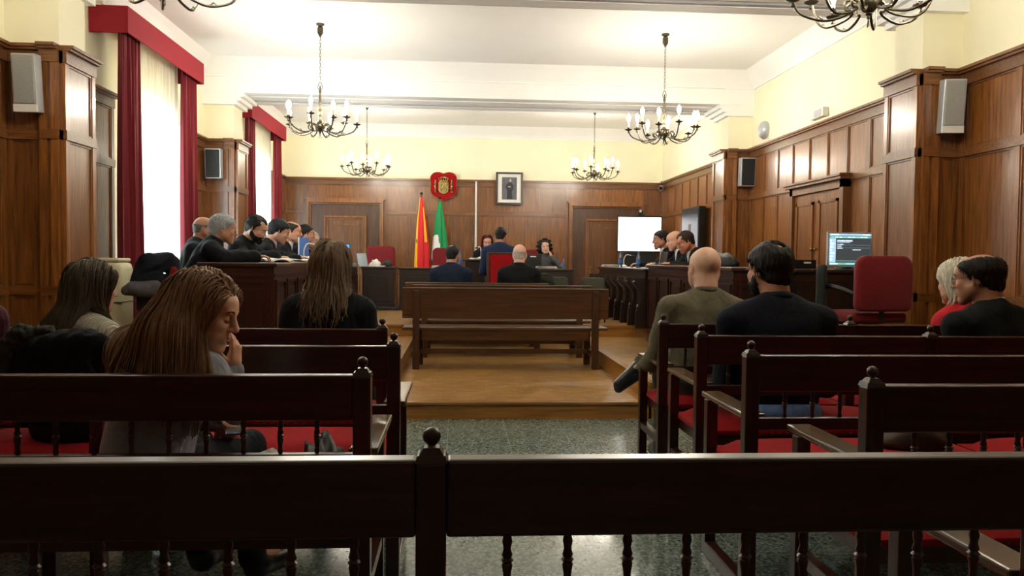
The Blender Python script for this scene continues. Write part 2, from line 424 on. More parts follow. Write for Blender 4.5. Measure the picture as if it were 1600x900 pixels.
# double panelled door in the right wall
dr = thing('door_3', 'x', 'door', (XR, 8.55, 0)); del dr['label']; del dr['category']; dr['kind'] = 'structure'
mb = MB()
for s_ in (-1, 1): mb.box(-.10, -.01, s_*.62-.04, s_*.62+.04, .45, 2.16)
mb.box(-.10, -.01, -.66, .66, 2.08, 2.16); mb.box(-.15, -.01, -.7, .7, 2.16, 2.19); mb.box(-.17, -.01, -.72, .72, 2.19, 2.215)
mb.build('casing', M['door'], dr)
for s_ in (-1, 1):
    lm = MB().box(-.065, -.02, min(0, s_*.58), max(0, s_*.58), .45, 2.08)
    c0 = s_*.29
    for za, zb in ((.6, 1.1), (1.2, 1.98)):
        for q in (-1, 1): lm.box(-.085, -.065, c0+q*.2-.02, c0+q*.2+.02, za, zb)
        lm.box(-.085, -.065, c0-.22, c0+.22, zb-.035, zb+.0); lm.box(-.085, -.065, c0-.22, c0+.22, za, za+.035)
        lm.box(-.075, -.065, c0-.18, c0+.18, za+.035, zb-.035)
    lf = lm.build('door_leaf', M['panel'], dr)
    MB().sphere((-.1, s_*.05, 1.45), .018, 10, 8).tube([(-.06, s_*.05, 1.45), (-.1, s_*.05, 1.45)], .006).build('door_handle', M['brassb'], lf, smooth=50)

# windows: frames, glass, curtains, pelmets
WNAME = ('near', 'far')
for wi, (a, b_) in enumerate((W1, W2)):
    root = thing('window_%d' % (wi+1), 'x', 'w', (XL-.2, (a+b_)/2, 0)); del root['label']; del root['category']; root['kind'] = 'structure'
    h = (b_-a)/2; mb = MB()
    for y in (-h+.03, -.03, .0, h-.03-.06): mb.box(-.03, .03, y, y+.06, WZ0, WZ1)
    for z in (WZ0, 1.0, 2.45, WZ1-.06): mb.box(-.03, .03, -h, h, z, z+.06)
    mb.build('window_frame', M['whiteplastic'], root)
    MB().box(-.004, .004, -h+.02, h-.02, WZ0+.02, WZ1-.02).build('window_glass', M['glass'], root)
    MB().box(-.02, .26, -h-.05, h+.05, WZ0-.04, WZ0).build('window_sill', M['white'], root)
def drape(y0, y1, x, z0, z1, folds, amp, seed, gather=0.0):
    r_ = random.Random(seed); ph = r_.random()*6
    ny, nz = folds*10, 26; vs = []; fs = []
    for j in range(nz+1):
        v = j/nz; z = z1+(z0-z1)*v
        for i in range(ny+1):
            u = i/ny; sq = 1-gather*math.sin(PI*min(1, v*1.1))
            yy = (y0+y1)/2+((y0+(y1-y0)*u)-(y0+y1)/2)*sq
            d = amp*(.55+.45*v)*(math.sin(2*PI*folds*u+ph)+.35*math.sin(2*PI*folds*2.3*u+ph*2+v*2))
            vs.append((x+d, yy+.02*math.sin(v*5+u*9+ph)*v, z))
    for j in range(nz):
        for i in range(ny):
            p = j*(ny+1)+i; fs.append((p, p+1, p+ny+2, p+ny+1))
    return MB().add(vs, fs)
for wi, (a, b_, rest) in enumerate(((7.5, 9.66, ('near window', 'closest to the gallery')), (11.85, 14.15, ('far window', 'by the back wall')))):
    p = MB(); xf = -3.0
    p.box(xf-.02, xf, a, b_, 3.32, 3.56, ch=.004); p.box(XL+.005, xf-.02, a, a+.02, 3.32, 3.56); p.box(XL+.005, xf-.02, b_-.02, b_, 3.32, 3.56); p.box(XL+.005, xf-.02, a+.02, b_-.02, 3.54, 3.56)
    o = p.build('curtain_pelmet', M['pelmet']); tag(o, 'red cloth covered box pelmet above the %s' % rest[0], 'pelmet')
    z0 = .47
    for k, (y0, y1, sd) in enumerate(((a+.05, a+.48, 3), (b_-.42, b_-.03, 9))):
        d = drape(y0, y1, -3.10, z0, 3.5, 5, .040, sd+wi).build('red_curtain', M['curtain'], smooth=60)
        sm = d.modifiers.new('t', 'SOLIDIFY'); sm.thickness = .006
        tag(d, 'gathered red curtain hanging at the %s side of the %s' % (('camera', 'far')[k], rest[0]), 'curtain')
    d = drape(a+.34, b_-.3, -3.2, z0+.01, 3.5, 13, .02, 5+wi).build('sheer_curtain', M['sheer'], smooth=60)
    tag(d, 'sheer white curtain glowing with daylight across the %s' % rest[0], 'curtain')
# ------------------------------------------------------------------ gallery benches
_cache = {}
def cached(key, fn):
    if key not in _cache: _cache[key] = fn()
    return _cache[key]
def inst(name, me_obj_key, fn, mat, parent, loc, **k):
    if me_obj_key not in _cache:
        o = fn().build(name, mat, parent, **k); _cache[me_obj_key] = o.data
    else:
        o = bpy.data.objects.new(name, _cache[me_obj_key]); COL.objects.link(o); o.parent = parent
    o.location = loc; return o
def spindle_mb():
    p = [(.006, 0), (.009, .008), (.0065, .014), (.0075, .03), (.010, .045), (.0075, .049), (.012, .054), (.0075, .059), (.010, .063), (.0065, .075), (.0095, .088), (.006, .103)]
    return MB().lathe(p, n=10)
def finial_mb():
    m_ = MB().box(-.022, .022, -.022, .022, 0, .012, tx=.008, ty=.008)
    return m_.lathe([(.010, .010), (.007, .014), (.010, .017), (.0145, .022), (.0165, .030), (.0145, .039), (.008, .045), (.0015, .0465)], n=14)
def gallery_bench(x0, n, bw_, y, label, group='slatted wooden gallery benches with red seats', arms=(0, 1), nsp=9):
    r = thing('gallery_bench', label, 'bench', (x0, y, 0), 0, group)
    for i in range(n+1):
        x = i*bw_
        p = inst('post', 'gpost', lambda: MB().box(-.027, .027, -.025, .027, .0, .94, ch=.004).box(-.029, .029, -.027, .029, .94, .953, tx=.004, ty=.004), M['benchv'], r, (x, 0, 0))
        inst('finial', 'gfin', finial_mb, M['benchv'], p, (0, 0, .953), smooth=40)
        inst('front_leg', 'gleg', lambda: MB().box(-.024, .024, -.024, .024, 0, .47, ch=.003), M['benchv'], r, (x, .47, 0))
        inst('floor_runner', 'grun', lambda: MB().box(-.024, .024, .027, .5, .0, .06, ch=.004).box(-.02, .02, .03, .446, .25, .29), M['bench'], r, (x, 0, 0)) if i in (0, n) else None
        if i in (0, n) and (0 if i == 0 else 1) in arms:
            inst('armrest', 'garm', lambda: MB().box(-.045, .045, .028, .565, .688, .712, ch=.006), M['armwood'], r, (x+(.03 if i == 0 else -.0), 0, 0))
            inst('arm_post', 'gap', lambda: MB().box(-.024, .024, -.024, .024, .47, .69, ch=.003), M['benchv'], r, (x, .47, 0))
    for i in range(n):
        xa, xb = i*bw_+.027, (i+1)*bw_-.027
        MB().box(xa, xb, -.022, .024, .806, .945, ch=.006).build('back_board', M['bench'], r)
        MB().box(xa, xb, -.014, .016, .655, .703, ch=.004).build('lower_rail', M['bench'], r)
        for k in range(nsp): inst('spindle', 'gspi', spindle_mb, M['benchv'], r, (xa+(xb-xa)*(k+1)/(nsp+1), 0, .703), smooth=50)
        MB().box(xa, xb, .03, .49, .395, .46, ch=.004).build('seat_frame', M['bench'], r)
        s_ = MB(); nx, ny = 12, 8; vs = []; fs = []
        for j in range(ny+1):
            for q in range(nx+1):
                u, v = q/nx*2-1, j/ny*2-1
                h = .05*((1-abs(u)**6)*(1-abs(v)**5))**.5
                vs.append(((xa+xb)/2+u*((xb-xa)/2+.01), .265+v*.245, .46+.015+h))
        for j in range(ny):
            for q in range(nx): a = j*(nx+1)+q; fs.append((a, a+1, a+nx+2, a+nx+1))
        s_.add(vs, fs); s_.box(xa-.01, xb+.01, .02, .51, .45, .477, ch=.008)
        c = s_.build('seat_cushion', M['red'], r, smooth=50)
        nl = MB()
        for q in range(int((xb-xa)/.04)): nl.sphere((xa+.02+q*.04, .511, .462), .005, 6, 4); nl.sphere((xa+.02+q*.04, .019, .462), .005, 6, 4)
        nl.build('upholstery_nails', M['brass'], c)
    return r
gallery_bench(-1.20, 2, 1.155, 1.42, 'nearest dark bench crossing the whole bottom of the picture')
gallery_bench(-2.60, 2, 1.155, 2.45, 'dark bench right behind the long haired woman in the grey sweater')
gallery_bench(-2.60, 2, 1.17, 3.26, 'left side bench with the black fur coat over its back')
gallery_bench(-2.70, 2, 1.16, 4.04, 'foremost bench on the left, behind the woman in a black jacket')
gallery_bench(1.215, 2, 1.12, 2.25, 'empty bench at right, second from the camera')
gallery_bench(1.125, 2, 1.15, 2.98, 'third bench from the camera at right, its left post rising above an empty red seat')
gallery_bench(1.175, 2, 1.15, 3.77, 'fourth bench at right, whose back hides the navy sweater man below the shoulders')
gallery_bench(1.17, 2, 1.10, 4.47, 'foremost bench at right, where the bald man in olive sits')

# ------------------------------------------------------------------ brown benches on the platform
def plain_bench(x0, x1, y, z, label, name='long_bench'):
    w = (x1-x0)/2; r = thing(name, label, 'bench', ((x0+x1)/2, y, z), 0, 'plain brown benches on the low platform')
    MB().box(-w, w, -.018, .016, .535, .86, ch=.008).build('backrest', M['midbench'], r)
    MB().box(-w, w, .02, .44, .405, .44, ch=.008).build('seat', M['midbench'], r)
    MB().box(-w+.2, w-.2, .04, .07, .30, .405).box(-w+.2, w-.2, .38, .41, .30, .405).build('apron', M['midbench'], r)
    MB().box(-w+.16, w-.16, .2, .24, .14, .19, ch=.004).build('stretcher', M['midbench'], r)
    for s_ in (-1, 1):
        MB().box(s_*(w-.145)-.035, s_*(w-.145)+.035, -.05, -.018+.038, 0, .80, ch=.005).box(s_*(w-.145)-.03, s_*(w-.145)+.03, -.055, -.018, .78, .83, ch=.004).build('rear_leg', M['midbenchv'], r)
        MB().box(s_*(w-.17)-.035, s_*(w-.17)+.035, .34, .40, 0, .405, ch=.005).build('front_leg', M['midbenchv'], r)
        MB().box(s_*(w-.16)-.02, s_*(w-.16)+.02, .02, .34, .13, .19).build('side_rail', M['midbenchv'], r)
    return r
plain_bench(-.585, 1.607, 8.42, .14, 'brown plank bench nearest the gallery, alone on the parquet')
plain_bench(-.54, 1.59, 9.42, .14, 'brown plank bench in the middle, only its top edge showing over the near one')
plain_bench(-.68, 1.17, 10.27, .14, 'shorter light brown bench on which two men sit')

# ------------------------------------------------------------------ desks
def fields(mb, a0, a1, z0, z1, n, axis, d, sgn, mi=0, arch=False):
    # n raised fields on a face; axis 'x' face spans x at y=d ; axis 'y' face spans y at x=d ; sgn = outward
    w = (a1-a0)/n
    for i in range(n):
        p, q = a0+w*i+.04, a0+w*(i+1)-.04
        def bx(u0, u1, v0, v1, t):
            lo, hi = (d, d+sgn*t) if sgn > 0 else (d+sgn*t, d)
            if axis == 'x': mb.box(u0, u1, lo, hi, v0, v1, mi)
            else: mb.box(lo, hi, u0, u1, v0, v1, mi)
        bx(p, q, z1-.03, z1, .018); bx(p, q, z0, z0+.03, .018); bx(p, p+.025, z0+.03, z1-.03, .018); bx(q-.025, q, z0+.03, z1-.03, .018)
        bx(p+.06, q-.06, z0+.08, z1-.08, .012)
def desk(name, label, x0, x1, y0, y1, z0, z1, faces, mat, top=.035, brackets=None, cat='desk', opn=-1):
    r = thing(name, label, cat, ((x0+x1)/2, (y0+y1)/2, z0)); cx, cy = (x0+x1)/2, (y0+y1)/2
    X0, X1, Y0, Y1, H_ = x0-cx, x1-cx, y0-cy, y1-cy, z1-z0
    MB().box(X0-.03, X1+.03, Y0-.03, Y1+.03, H_-top, H_, ch=.008).build('desktop', mat, r)
    b_ = MB(); t_ = .07
    b_.box(X0, X1, Y0, Y0+t_, 0, H_-top)          # panel facing the gallery
    if opn == 'y': b_.box(X0, X0+t_, Y0+t_, Y1, 0, H_-top).box(X1-t_, X1, Y0+t_, Y1, 0, H_-top)
    else:
        b_.box(X0, X1, Y1-t_, Y1, 0, H_-top)
        if opn < 0: b_.box(X1-t_, X1, Y0+t_, Y1-t_, 0, H_-top)
        else: b_.box(X0, X0+t_, Y0+t_, Y1-t_, 0, H_-top)
    for e, za, zb in ((.012, H_-.12, H_-.10), (.015, 0, .09)):
        b_.box(X0-e, X1+e, Y0-e, Y0+.02, za, zb)
        if opn == 'y': continue
        if opn < 0: b_.box(X1-.02, X1+e, Y0+.02, Y1, za, zb)
        else: b_.box(X0-e, X0+.02, Y0+.02, Y1, za, zb)
    b_.build('desk_body', mat, r)
    k = 0
    for f_, n in faces:
        p = MB()
        if f_ == '-y': fields(p, X0, X1, .13, H_-.15, n, 'x', Y0, -1)
        if f_ == '+x': fields(p, Y0, Y1, .13, H_-.15, n, 'y', X1, 1)
        if f_ == '-x': fields(p, Y0, Y1, .13, H_-.15, n, 'y', X0, -1)
        p.build('front_panels', mat, r)
    if brackets:
        side, n = brackets; d = X1 if side > 0 else X0
        for i in range(n+1):
            yy = Y0+(Y1-Y0)*i/n
            prof = [(0, H_-.12), (side*.16, H_-.12), (side*.17, H_-.17), (side*.12, H_-.23), (side*.06, H_-.3), (side*.05, H_*.5), (side*.07, H_*.36), (side*.11, .22), (side*.12, .0), (0, 0)]
            mb = MB().prism([(d+a, z) for a, z in prof], max(Y0, yy-.03), min(Y1, yy+.03), 'y')
            b2 = mb.build('scroll_bracket', mat, r)
            MB().sphere((d+side*.09, yy, H_*.36), .035, 10, 6, sc=(.6, 1.1, 1)).sphere((d+side*.14, yy, H_-.17), .03, 10, 6, sc=(.8, 1.2, 1)).build('carved_knob', mat, b2, smooth=60)
    return r
desk('lawyers_desk', 'long dark red wood desk at left where the robed lawyers sit', -2.26, -1.63, 7.18, 10.0, .30, 1.25, [('-y', 1), ('+x', 6)], M['desk'])
desk('lawyers_desk', 'far end of the left side desks, with the blue lit monitor on it', -2.26, -1.65, 10.04, 13.15, .45, 1.20, [('+x', 6)], M['desk'])
desk('lawyers_desk', 'long dark wood desk at right, its blank corner next to the bald man', 2.38, 2.86, 6.76, 9.86, .30, 1.255, [('-y', 1), ('-x', 6)], M['desk'], opn=1)
desk('lawyers_desk', 'black carved desk with scroll brackets holding the open silver laptop', 2.35, 2.86, 9.9, 13.2, .45, 1.205, [], M['deskdark'], brackets=(-1, 7), opn=1)
desk('side_desk', 'small black panelled desk left of the flags, under a red chair', -1.62, -1.09, 13.6, 14.1, .45, 1.16, [('-y', 1)], M['deskdark'], opn='y')
desk('judges_desk', 'wide almost black judges desk below the coat of arms', -1.0, 1.96, 13.6, 14.1, .45, 1.15, [('-y', 5)], M['deskdark'], opn='y')
tag(MB().box(-1.065, -1.025, 13.58, 13.62, .45, 1.17, ch=.004).box(-1.07, -1.02, 13.56, 13.585, .62, .66).build('divider_post', M['midbenchv']), 'narrow reddish post standing in the gap between two dark desks', 'post')
# small stand with shelf in front of the judges
r = thing('witness_stand', 'small black stand with a pale shelf in front of the judges', 'lectern', (.46, 12.55, .45))
MB().box(-.36, .12, 0, .35, 0, .82, ch=.01).build('stand_body', M['deskdark'], r)
MB().box(-.14, .26, -.12, .03, .63, .655, ch=.004).build('shelf', M['midbench'], r)
MB().box(-.4, .14, -.02, .37, .82, .85, ch=.008).build('stand_top', M['deskdark'], r)
desk('side_table', 'dark table against the right wall carrying the lit computer monitor', 3.03, 3.93, 6.95, 7.55, .45, 1.245, [], M['deskdark'], opn='y')

# ------------------------------------------------------------------ chairs
def rounded_pad(w, h, t, rad=.08, n=7, taper=0.0):
    # upright pad in the xz-plane, centre bottom at origin
    pts = []
    for cx, cz, a0 in ((w/2-rad, h-rad, 0), (-w/2+rad, h-rad, PI/2), (-w/2+rad, rad*.6, PI), (w/2-rad, rad*.6, 1.5*PI)):
        rr = rad if a0 in (0, PI/2) else rad*.6
        cx2 = cx if rr == rad else (math.copysign(w/2-rr, cx))
        for k in range(n+1):
            a = a0+PI/2*k/n; pts.append((cx2+rr*math.cos(a), cz+rr*math.sin(a)))
    m_ = MB(); N = len(pts); vs = []; fs = []
    lay = [(.90, -t/2), (.97, -t/2*.8), (1, -t/4), (1, t/4), (.97, t/2*.8), (.90, t/2)]
    for s_, y in lay:
        for a, b_ in pts: vs.append((a*s_, y, h/2+(b_-h/2)*s_))
    for j in range(len(lay)-1):
        for i in range(N): fs.append((j*N+i, j*N+(i+1) % N, (j+1)*N+(i+1) % N, (j+1)*N+i))
    fs.append(tuple(range(N))); fs.append(tuple(range((len(lay)-1)*N, len(lay)*N))[::-1])
    return m_.add(vs, fs)
def office_chair(label, loc, rz, w=.5, bh=.42, seatz=.46, back0=.44, mat='red', arms=True, name='office_chair', group=None):
    r = thing(name, label, 'chair', loc, rz, group)
    b_ = rounded_pad(w, bh, .07, min(.09, bh/3)).build('backrest', M[mat], r, smooth=50); b_.location = (0, -.22, back0+.02)
    MB().box(-w/2, w/2, -.2, .26, seatz-.05, seatz+.03, ch=.03).build('seat', M[mat], r, smooth=50)
    MB().tube([(0, .0, .1), (0, 0, seatz-.05)], .03, 10).build('gas_column', M['black'], r, smooth=50)
    bs = MB()
    for k in range(5):
        a = 2*PI*k/5+.3; bs.tube([(0, 0, .12), (.27*math.cos(a), .27*math.sin(a), .07)], [.028, .018], 6)
    base = bs.build('star_base', M['black'], r)
    for k in range(5):
        a = 2*PI*k/5+.3; MB().sphere((.27*math.cos(a), .27*math.sin(a), .03), .03, 8, 6, sc=(.6, 1, 1)).build('caster', M['black'], base, smooth=60)
    MB().tube([(0, -.1, seatz-.05), (0, -.2, seatz-.01), (0, -.215, back0+.06)], .02, 8).build('back_support', M['black'], r, smooth=60)
    if arms:
        for s_ in (-1, 1):
            x = s_*(w/2+.035)
            MB().tube(spline([(s_*w/2*.8, .1, seatz-.06), (x, .1, seatz-.04), (x+s_*.01, .14, seatz+.12), (x, .1, seatz+.215), (x, -.08, seatz+.21), (s_*(w/2-.01), -.2, seatz+.17)], 5), .017, 8).build('armrest', M['black'], r, smooth=60)
    return r
office_chair('red velvet office chair with black arms in front of the lit monitor', (3.16, 6.0, .45), .12, .47, .42, .45, .47, 'reddark')
office_chair('dark grey office chair turned sideways between the desks at right', (2.72, 6.32, .45), 1.1, .44, .4, .44, .42, 'darkcloth', arms=False)
# red judges' chairs behind the bench
office_chair('broad dark red armchair left of the flags behind the small desk', (-1.42, 14.55, .45), PI, .52, .62, .46, .44, 'reddark', arms=False)
office_chair('empty dark red chair just behind the man in navy', (-.27, 14.6, .45), PI, .42, .60, .46, .44, 'reddark', arms=False)
office_chair('dark red chair on which the curly haired woman sits', (1.48, 14.65, .45), PI, .62, .60, .46, .42, 'reddark', arms=False)
# upright red chair used by the man in the blue suit
r = thing('upright_chair', 'upright red backed chair with dark wood frame, used by the blue suited man', 'chair', (.60, 11.35, .45))
MB().box(-.155, .17, -.03, .02, .30, .93, ch=.01).build('backrest', M['red'], r)
MB().box(-.2, -.155, -.04, .03, 0, .95, ch=.006).build('rear_leg', M['midbenchv'], r); MB().box(.17, .215, -.04, .03, 0, .95, ch=.006).build('rear_leg', M['midbenchv'], r)
MB().box(-.155, .17, -.035, .025, .93, .955, ch=.005).build('top_rail', M['midbenchv'], r)
MB().box(-.2, .215, .03, .48, .40, .47, ch=.02).build('seat', M['red'], r)
for s_ in (-.178, .192): MB().box(s_-.022, s_+.022, .42, .465, 0, .40).build('front_leg', M['midbenchv'], r)
# low olive chairs right of the judges' desk
def low_chair(label, loc):
    r = thing('low_chair', label, 'chair', loc, 0, 'low olive cloth chairs')
    b_ = rounded_pad(.32, .24, .06, .05).build('backrest', M['olivecloth'], r, smooth=50); b_.location = (0, -.2, .38)
    MB().box(-.2, .2, -.18, .24, .36, .43, ch=.02).build('seat', M['olivecloth'], r, smooth=50)
    for a in (-.17, .17):
        for b2 in (-.19, .2): MB().tube([(a, b2, 0), (a, b2, .40)], .012, 8).build('leg', M['black'], r)
M['olivecloth'] = plain('olive_cloth', '#3e3f30', .85, nscale=60, var=.15, stretch=(6, 1, 1))
low_chair('olive cloth chair back showing past the right end of the benches', (1.85, 11.05, .45))
low_chair('olive cloth chair tucked just left of its twin, near the judges desk', (1.38, 11.35, .45))

# ------------------------------------------------------------------ chandeliers
def chandelier_proto():
    r = thing('chandelier', 'x', 'chandelier', (0, 0, ZC), 0, 'bronze chandeliers with candle bulbs')
    MB().lathe([(.002, 0), (.045, -.002), (.045, -.012), (.02, -.03), (.032, -.045), (.032, -.10), (.015, -.13), (.004, -.15)][::-1], n=14).build('ceiling_canopy', M['brass'], r, smooth=40)
    c_ = MB()
    for k in range(13):
        z = -.16-k*.036; pl = k % 2
        pts = []
        for q in range(13):
            a = 2*PI*q/12; u = .008*math.cos(a); v = .022*math.sin(a); pts.append((u if pl else 0, 0 if pl else u, z+v))
        c_.tube(pts, .0022, 5)
    zt = -.64
    pts = [(.03*math.sin(2*PI*q/16)*(1-.5*(math.cos(2*PI*q/16)+1)/2), 0, zt-.035+.042*math.cos(2*PI*q/16)) for q in range(17)]
    c_.tube(pts, .004, 6)
    c_.build('chain', M['brass'], r)
    b0 = -1.245
    body = [(.0, .0), (.008, .004), (.006, .02), (.018, .028), (.014, .035), (.03, .045), (.05, .07), (.058, .095), (.045, .115), (.03, .125), (.04, .135), (.022, .15), (.014, .17), (.02, .2), (.026, .23), (.016, .26), (.012, .30), (.018, .34), (.012, .37), (.009, .45), (.016, .47), (.008, .49), (.005, .53)]
    MB().lathe([(a+.0015, z) for a, z in body], (0, 0, b0+.04), 14).build('turned_stem', M['brass'], r, smooth=50)
    MB().tube([(0, 0, b0+.04), (.014, 0, b0), (-.014, 0, b0), (0, 0, b0+.04)], .003, 5).build('bottom_ring', M['brass'], r)
    for k in range(10):
        a = 2*PI*k/10+.2; ca, sa = math.cos(a), math.sin(a)
        R_ = .40 if k % 2 == 0 else .34; ht = .16 if k % 2 == 0 else .20
        prof = spline([(.03, .10), (.07, .15), (.12, .14), (.12, .10), (.09, .09), (.14, .06), (.24, .045), (R_-.04, .09), (R_, ht)], 5)
        am = MB().tube([(p.x*ca, p.x*sa, b0+p.y) for p in prof], [.0075]*len(prof), 6)
        am.tube([((.24+.02*q)*ca, (.24+.02*q)*sa, b0+.05+.02*q-.03*(q == 2)) for q in range(3)], [.006, .004, .001], 5)
        arm = am.build('arm', M['brass'], r, smooth=60)
        c = (R_*ca, R_*sa, b0+ht)
        MB().lathe([(.004, -.03), (.014, -.025), (.006, -.018), (.01, -.004), (.034, .006), (.042, .014), (.036, .014), (.012, .01), (.011, .03), (.014, .034)], c, 14).build('drip_pan', M['brass'], arm, smooth=40)
        MB().lathe([(.010, .03), (.010, .10)], c, 10).build('candle_sleeve', M['candle'], arm, smooth=50)
        MB().lathe([(.008, .098), (.012, .108), (.019, .128), (.021, .145), (.016, .165), (.007, .182), (.0015, .19)], c, 12).build('bulb', M['bulb'], arm, smooth=60)
    return r
ch0 = chandelier_proto()
spots = [(-1.53, 8.93, 'bronze chandelier at left hanging nearer, in front of the first window'), (2.307, 8.93, 'bronze chandelier at right hanging nearer, clear of the white ceiling beam'),
         (-1.507, 13.2, 'small looking bronze chandelier hanging above the left back door'), (2.24, 13.2, 'small looking bronze chandelier hanging above the right back door'),
         (2.26, 4.33, 'chandelier cut off by the top edge at right, only its underside showing'), (-1.545, 4.33, 'chandelier at top left of which only the bottom ring shows')]
for i, (x, y, l) in enumerate(spots):
    if i == 0: ch0.location = (x, y, ZC); ch0['label'] = l
    else: dup(ch0, (x, y, ZC), rz=.35*i, label=l)

# ------------------------------------------------------------------ wall speakers and devices
def speaker(label, loc, rz, tilt, w, h, d, mat, trimc):
    r = thing('wall_speaker', label, 'speaker', loc, rz)
    r.rotation_euler = (tilt, 0, rz)
    MB().box(-w/2, w/2, -d, 0, -h/2, h/2, ch=.006).build('speaker_cabinet', M[trimc], r)
    MB().box(-w/2+.012, w/2-.012, -d-.008, -d, -h/2+(.06 if mat == 'grey' else .012), h/2-.012, ch=.003).build('speaker_grille', M[mat], r)
    if mat == 'grey': MB().box(-w/2, w/2, -d-.006, -d+.002, -h/2, -h/2+.055, ch=.003).build('name_strip', M['whiteplastic'], r)
    MB().box(-.03, .03, -.01, .09, -.03, .03).build('wall_bracket', M['black'], r)
speaker('light grey box speaker on the nearest left pier', (-3.10, 6.04, 2.535), 0, .10, .165, .41, .10, 'grey', 'silver')
speaker('light grey box speaker on the nearest right pier', (3.82, 6.04, 2.53), -.15, .10, .165, .41, .10, 'grey', 'silver')
speaker('black grilled speaker on the far left pier beside the curtain', (-3.165, 10.64, 2.505), 0, .05, .20, .38, .12, 'darkgrey', 'silver')
speaker('black grilled speaker on the far right pier', (3.88, 10.64, 2.52), 0, .05, .20, .38, .12, 'darkgrey', 'silver')
r = thing('wall_alarm', 'round white device high on the right yellow wall', 'alarm', (XR, 10.23, 3.03))
MB().lathe([(.11, 0), (.12, .03), (.10, .07), (.05, .095), (.002, .1)], n=20, mat=Matrix.Rotation(-PI/2, 4, 'Y')).build('dome', M['silver'], r, smooth=50)
MB().tube([(-.01, -.05, -.1), (-.02, -.25, -.2), (-.02, -.5, -.19)], .006, 6).build('cable', M['whiteplastic'], r)
r = thing('emergency_light', 'white rectangular emergency light above the right wainscot', 'light', (XR, 8.62, 2.95))
MB().box(-.07, 0, -.16, .16, -.05, .05, ch=.008).build('housing', M['whiteplastic'], r); MB().box(-.076, -.07, -.13, .05, -.035, .035, ch=.002).build('diffuser', M['silver'], r)
r = thing('security_camera', 'small dark security camera in the right back corner', 'camera', (3.92, 15.3, 2.74))
MB().tube([(0, 0, .12), (0, -.02, 0), (-.03, -.08, -.02)], .012, 8).build('mount', M['black'], r); MB().lathe([(.045, 0), (.05, .03), (.05, .10), (.03, .13)], (0, 0, 0), 14, mat=T(.0, -.06, -.05, rx=1.3, rz=-.5)).build('camera_body', M['silver'], r, smooth=40)
MB().sphere((-.06, -.17, -.03), .035, 10, 8).build('lens', M['black'], r, smooth=60)

# ------------------------------------------------------------------ back wall: coat of arms, portrait, pole, flags
r = thing('coat_of_arms', 'red velvet shield plaque with a golden crowned coat of arms', 'emblem', (-.30, YB-.11, 2.705))
out = spline([(0, .235), (.10, .262), (.20, .235), (.25, .15), (.245, .02), (.25, -.09), (.20, -.18), (.10, -.235), (0, -.275), (-.10, -.235), (-.20, -.18), (-.25, -.09), (-.245, .02), (-.25, .15), (-.20, .235), (-.10, .262), (0, .235)], 5)[:-1]
out = [(p.x, p.y) for p in out]
MB().prism([(a*1.03, b_*1.03) for a, b_ in out], -.005, .03, 'y').build('plaque_edge', M['brassb'], r); MB().prism(out, -.02, 0, 'y').build('velvet_plaque', M['red'], r)
s_ = MB(); sh = [(-.095, .07), (.095, .07), (.095, -.09), (.06, -.135), (0, -.155), (-.06, -.135), (-.095, -.09)]
s_.prism(sh, -.05, -.02, 'y'); s_.box(-.004, .004, -.056, -.05, -.15, .07); s_.box(-.095, .095, -.056, -.05, -.035, -.027); s_.lathe([(.03, 0), (.03, .01), (.002, .014)], n=14, mat=T(0, -.05, -.03, rx=PI/2))
for a in (-.05, .05):
    for b_ in (.02, -.08): s_.sphere((a, -.052, b_), .022, 8, 6, sc=(1, .5, 1.1))
s_.build('shield', M['brassb'], r)
c_ = MB().box(-.075, .075, -.05, -.02, .08, .105)
for k in range(5):
    a = -.07+.035*k; c_.tube(spline([(a, -.035, .10), (a*1.25, -.045, .14), (a*.5, -.04, .165), (0, -.035, .165)], 3), .008, 6); c_.sphere((a*1.2, -.04, .145), .011, 8, 6)
c_.sphere((0, -.04, .178), .014, 8, 6); c_.build('crown', M['brassb'], r)
for sd in (-1, 1):
    p = MB().lathe([(.026, 0), (.026, .02), (.015, .03), (.014, .16), (.022, .175), (.024, .19)], (sd*.155, -.035, -.13), 10); p.box(sd*.155-.012, sd*.155+.012, -.045, -.025, .06, .10); p.sphere((sd*.155, -.035, .11), .014, 8, 6)
    p.tube([(sd*.13, -.05, -.05), (sd*.155, -.06, -.03), (sd*.178, -.05, -.01), (sd*.155, -.02, .01), (sd*.13, -.05, .02)], .008, 5); p.build('pillar', M['brassb'], r, smooth=50)
r = thing('framed_portrait', 'dark framed portrait with a white mat hanging on the back wall', 'picture', (.97, YB-.11, 2.68))
fm = MB()
for a0, a1, b0_, b1_ in ((-.26, -.225, -.31, .31), (.225, .26, -.31, .31), (-.225, .225, .275, .31), (-.225, .225, -.31, -.275)): fm.box(a0, a1, -.035, .01, b0_, b1_)
fm.build('frame', M['deskdark'], r); MB().box(-.225, .225, -.01, 0, -.275, .275).build('mat_board', M['paper'], r)
MB().box(-.145, .145, -.013, -.01, -.215, .215).build('print', plain('grey_print', '#5c5c66', .6, nscale=6, var=.3), r)
fg = MB().prism([(-.05, -.21), (-.045, -.05), (-.07, .02), (-.06, .08), (-.01, .115), (.04, .11), (.075, .07), (.08, .0), (.05, -.06), (.06, -.21)], -.016, -.013, 'y')
fg.build('printed_figure', plain('dark_suit_print', '#24242c', .6), r)
MB().sphere((.018, -.015, .155), .028, 12, 8, sc=(.8, .12, 1.2)).sphere((.0, -.0165, .03), .02, 10, 6, sc=(1.6, .1, .6)).build('printed_face', plain('printed_skin', '#b9a59a', .6), r, smooth=60)
tag(MB().tube([(.33, YB-.075, .45), (.33, YB-.075, 2.81)], .021, 10).build('white_pole', M['whiteplastic'], smooth=60), 'thin white vertical pole running down the back wall', 'pole')

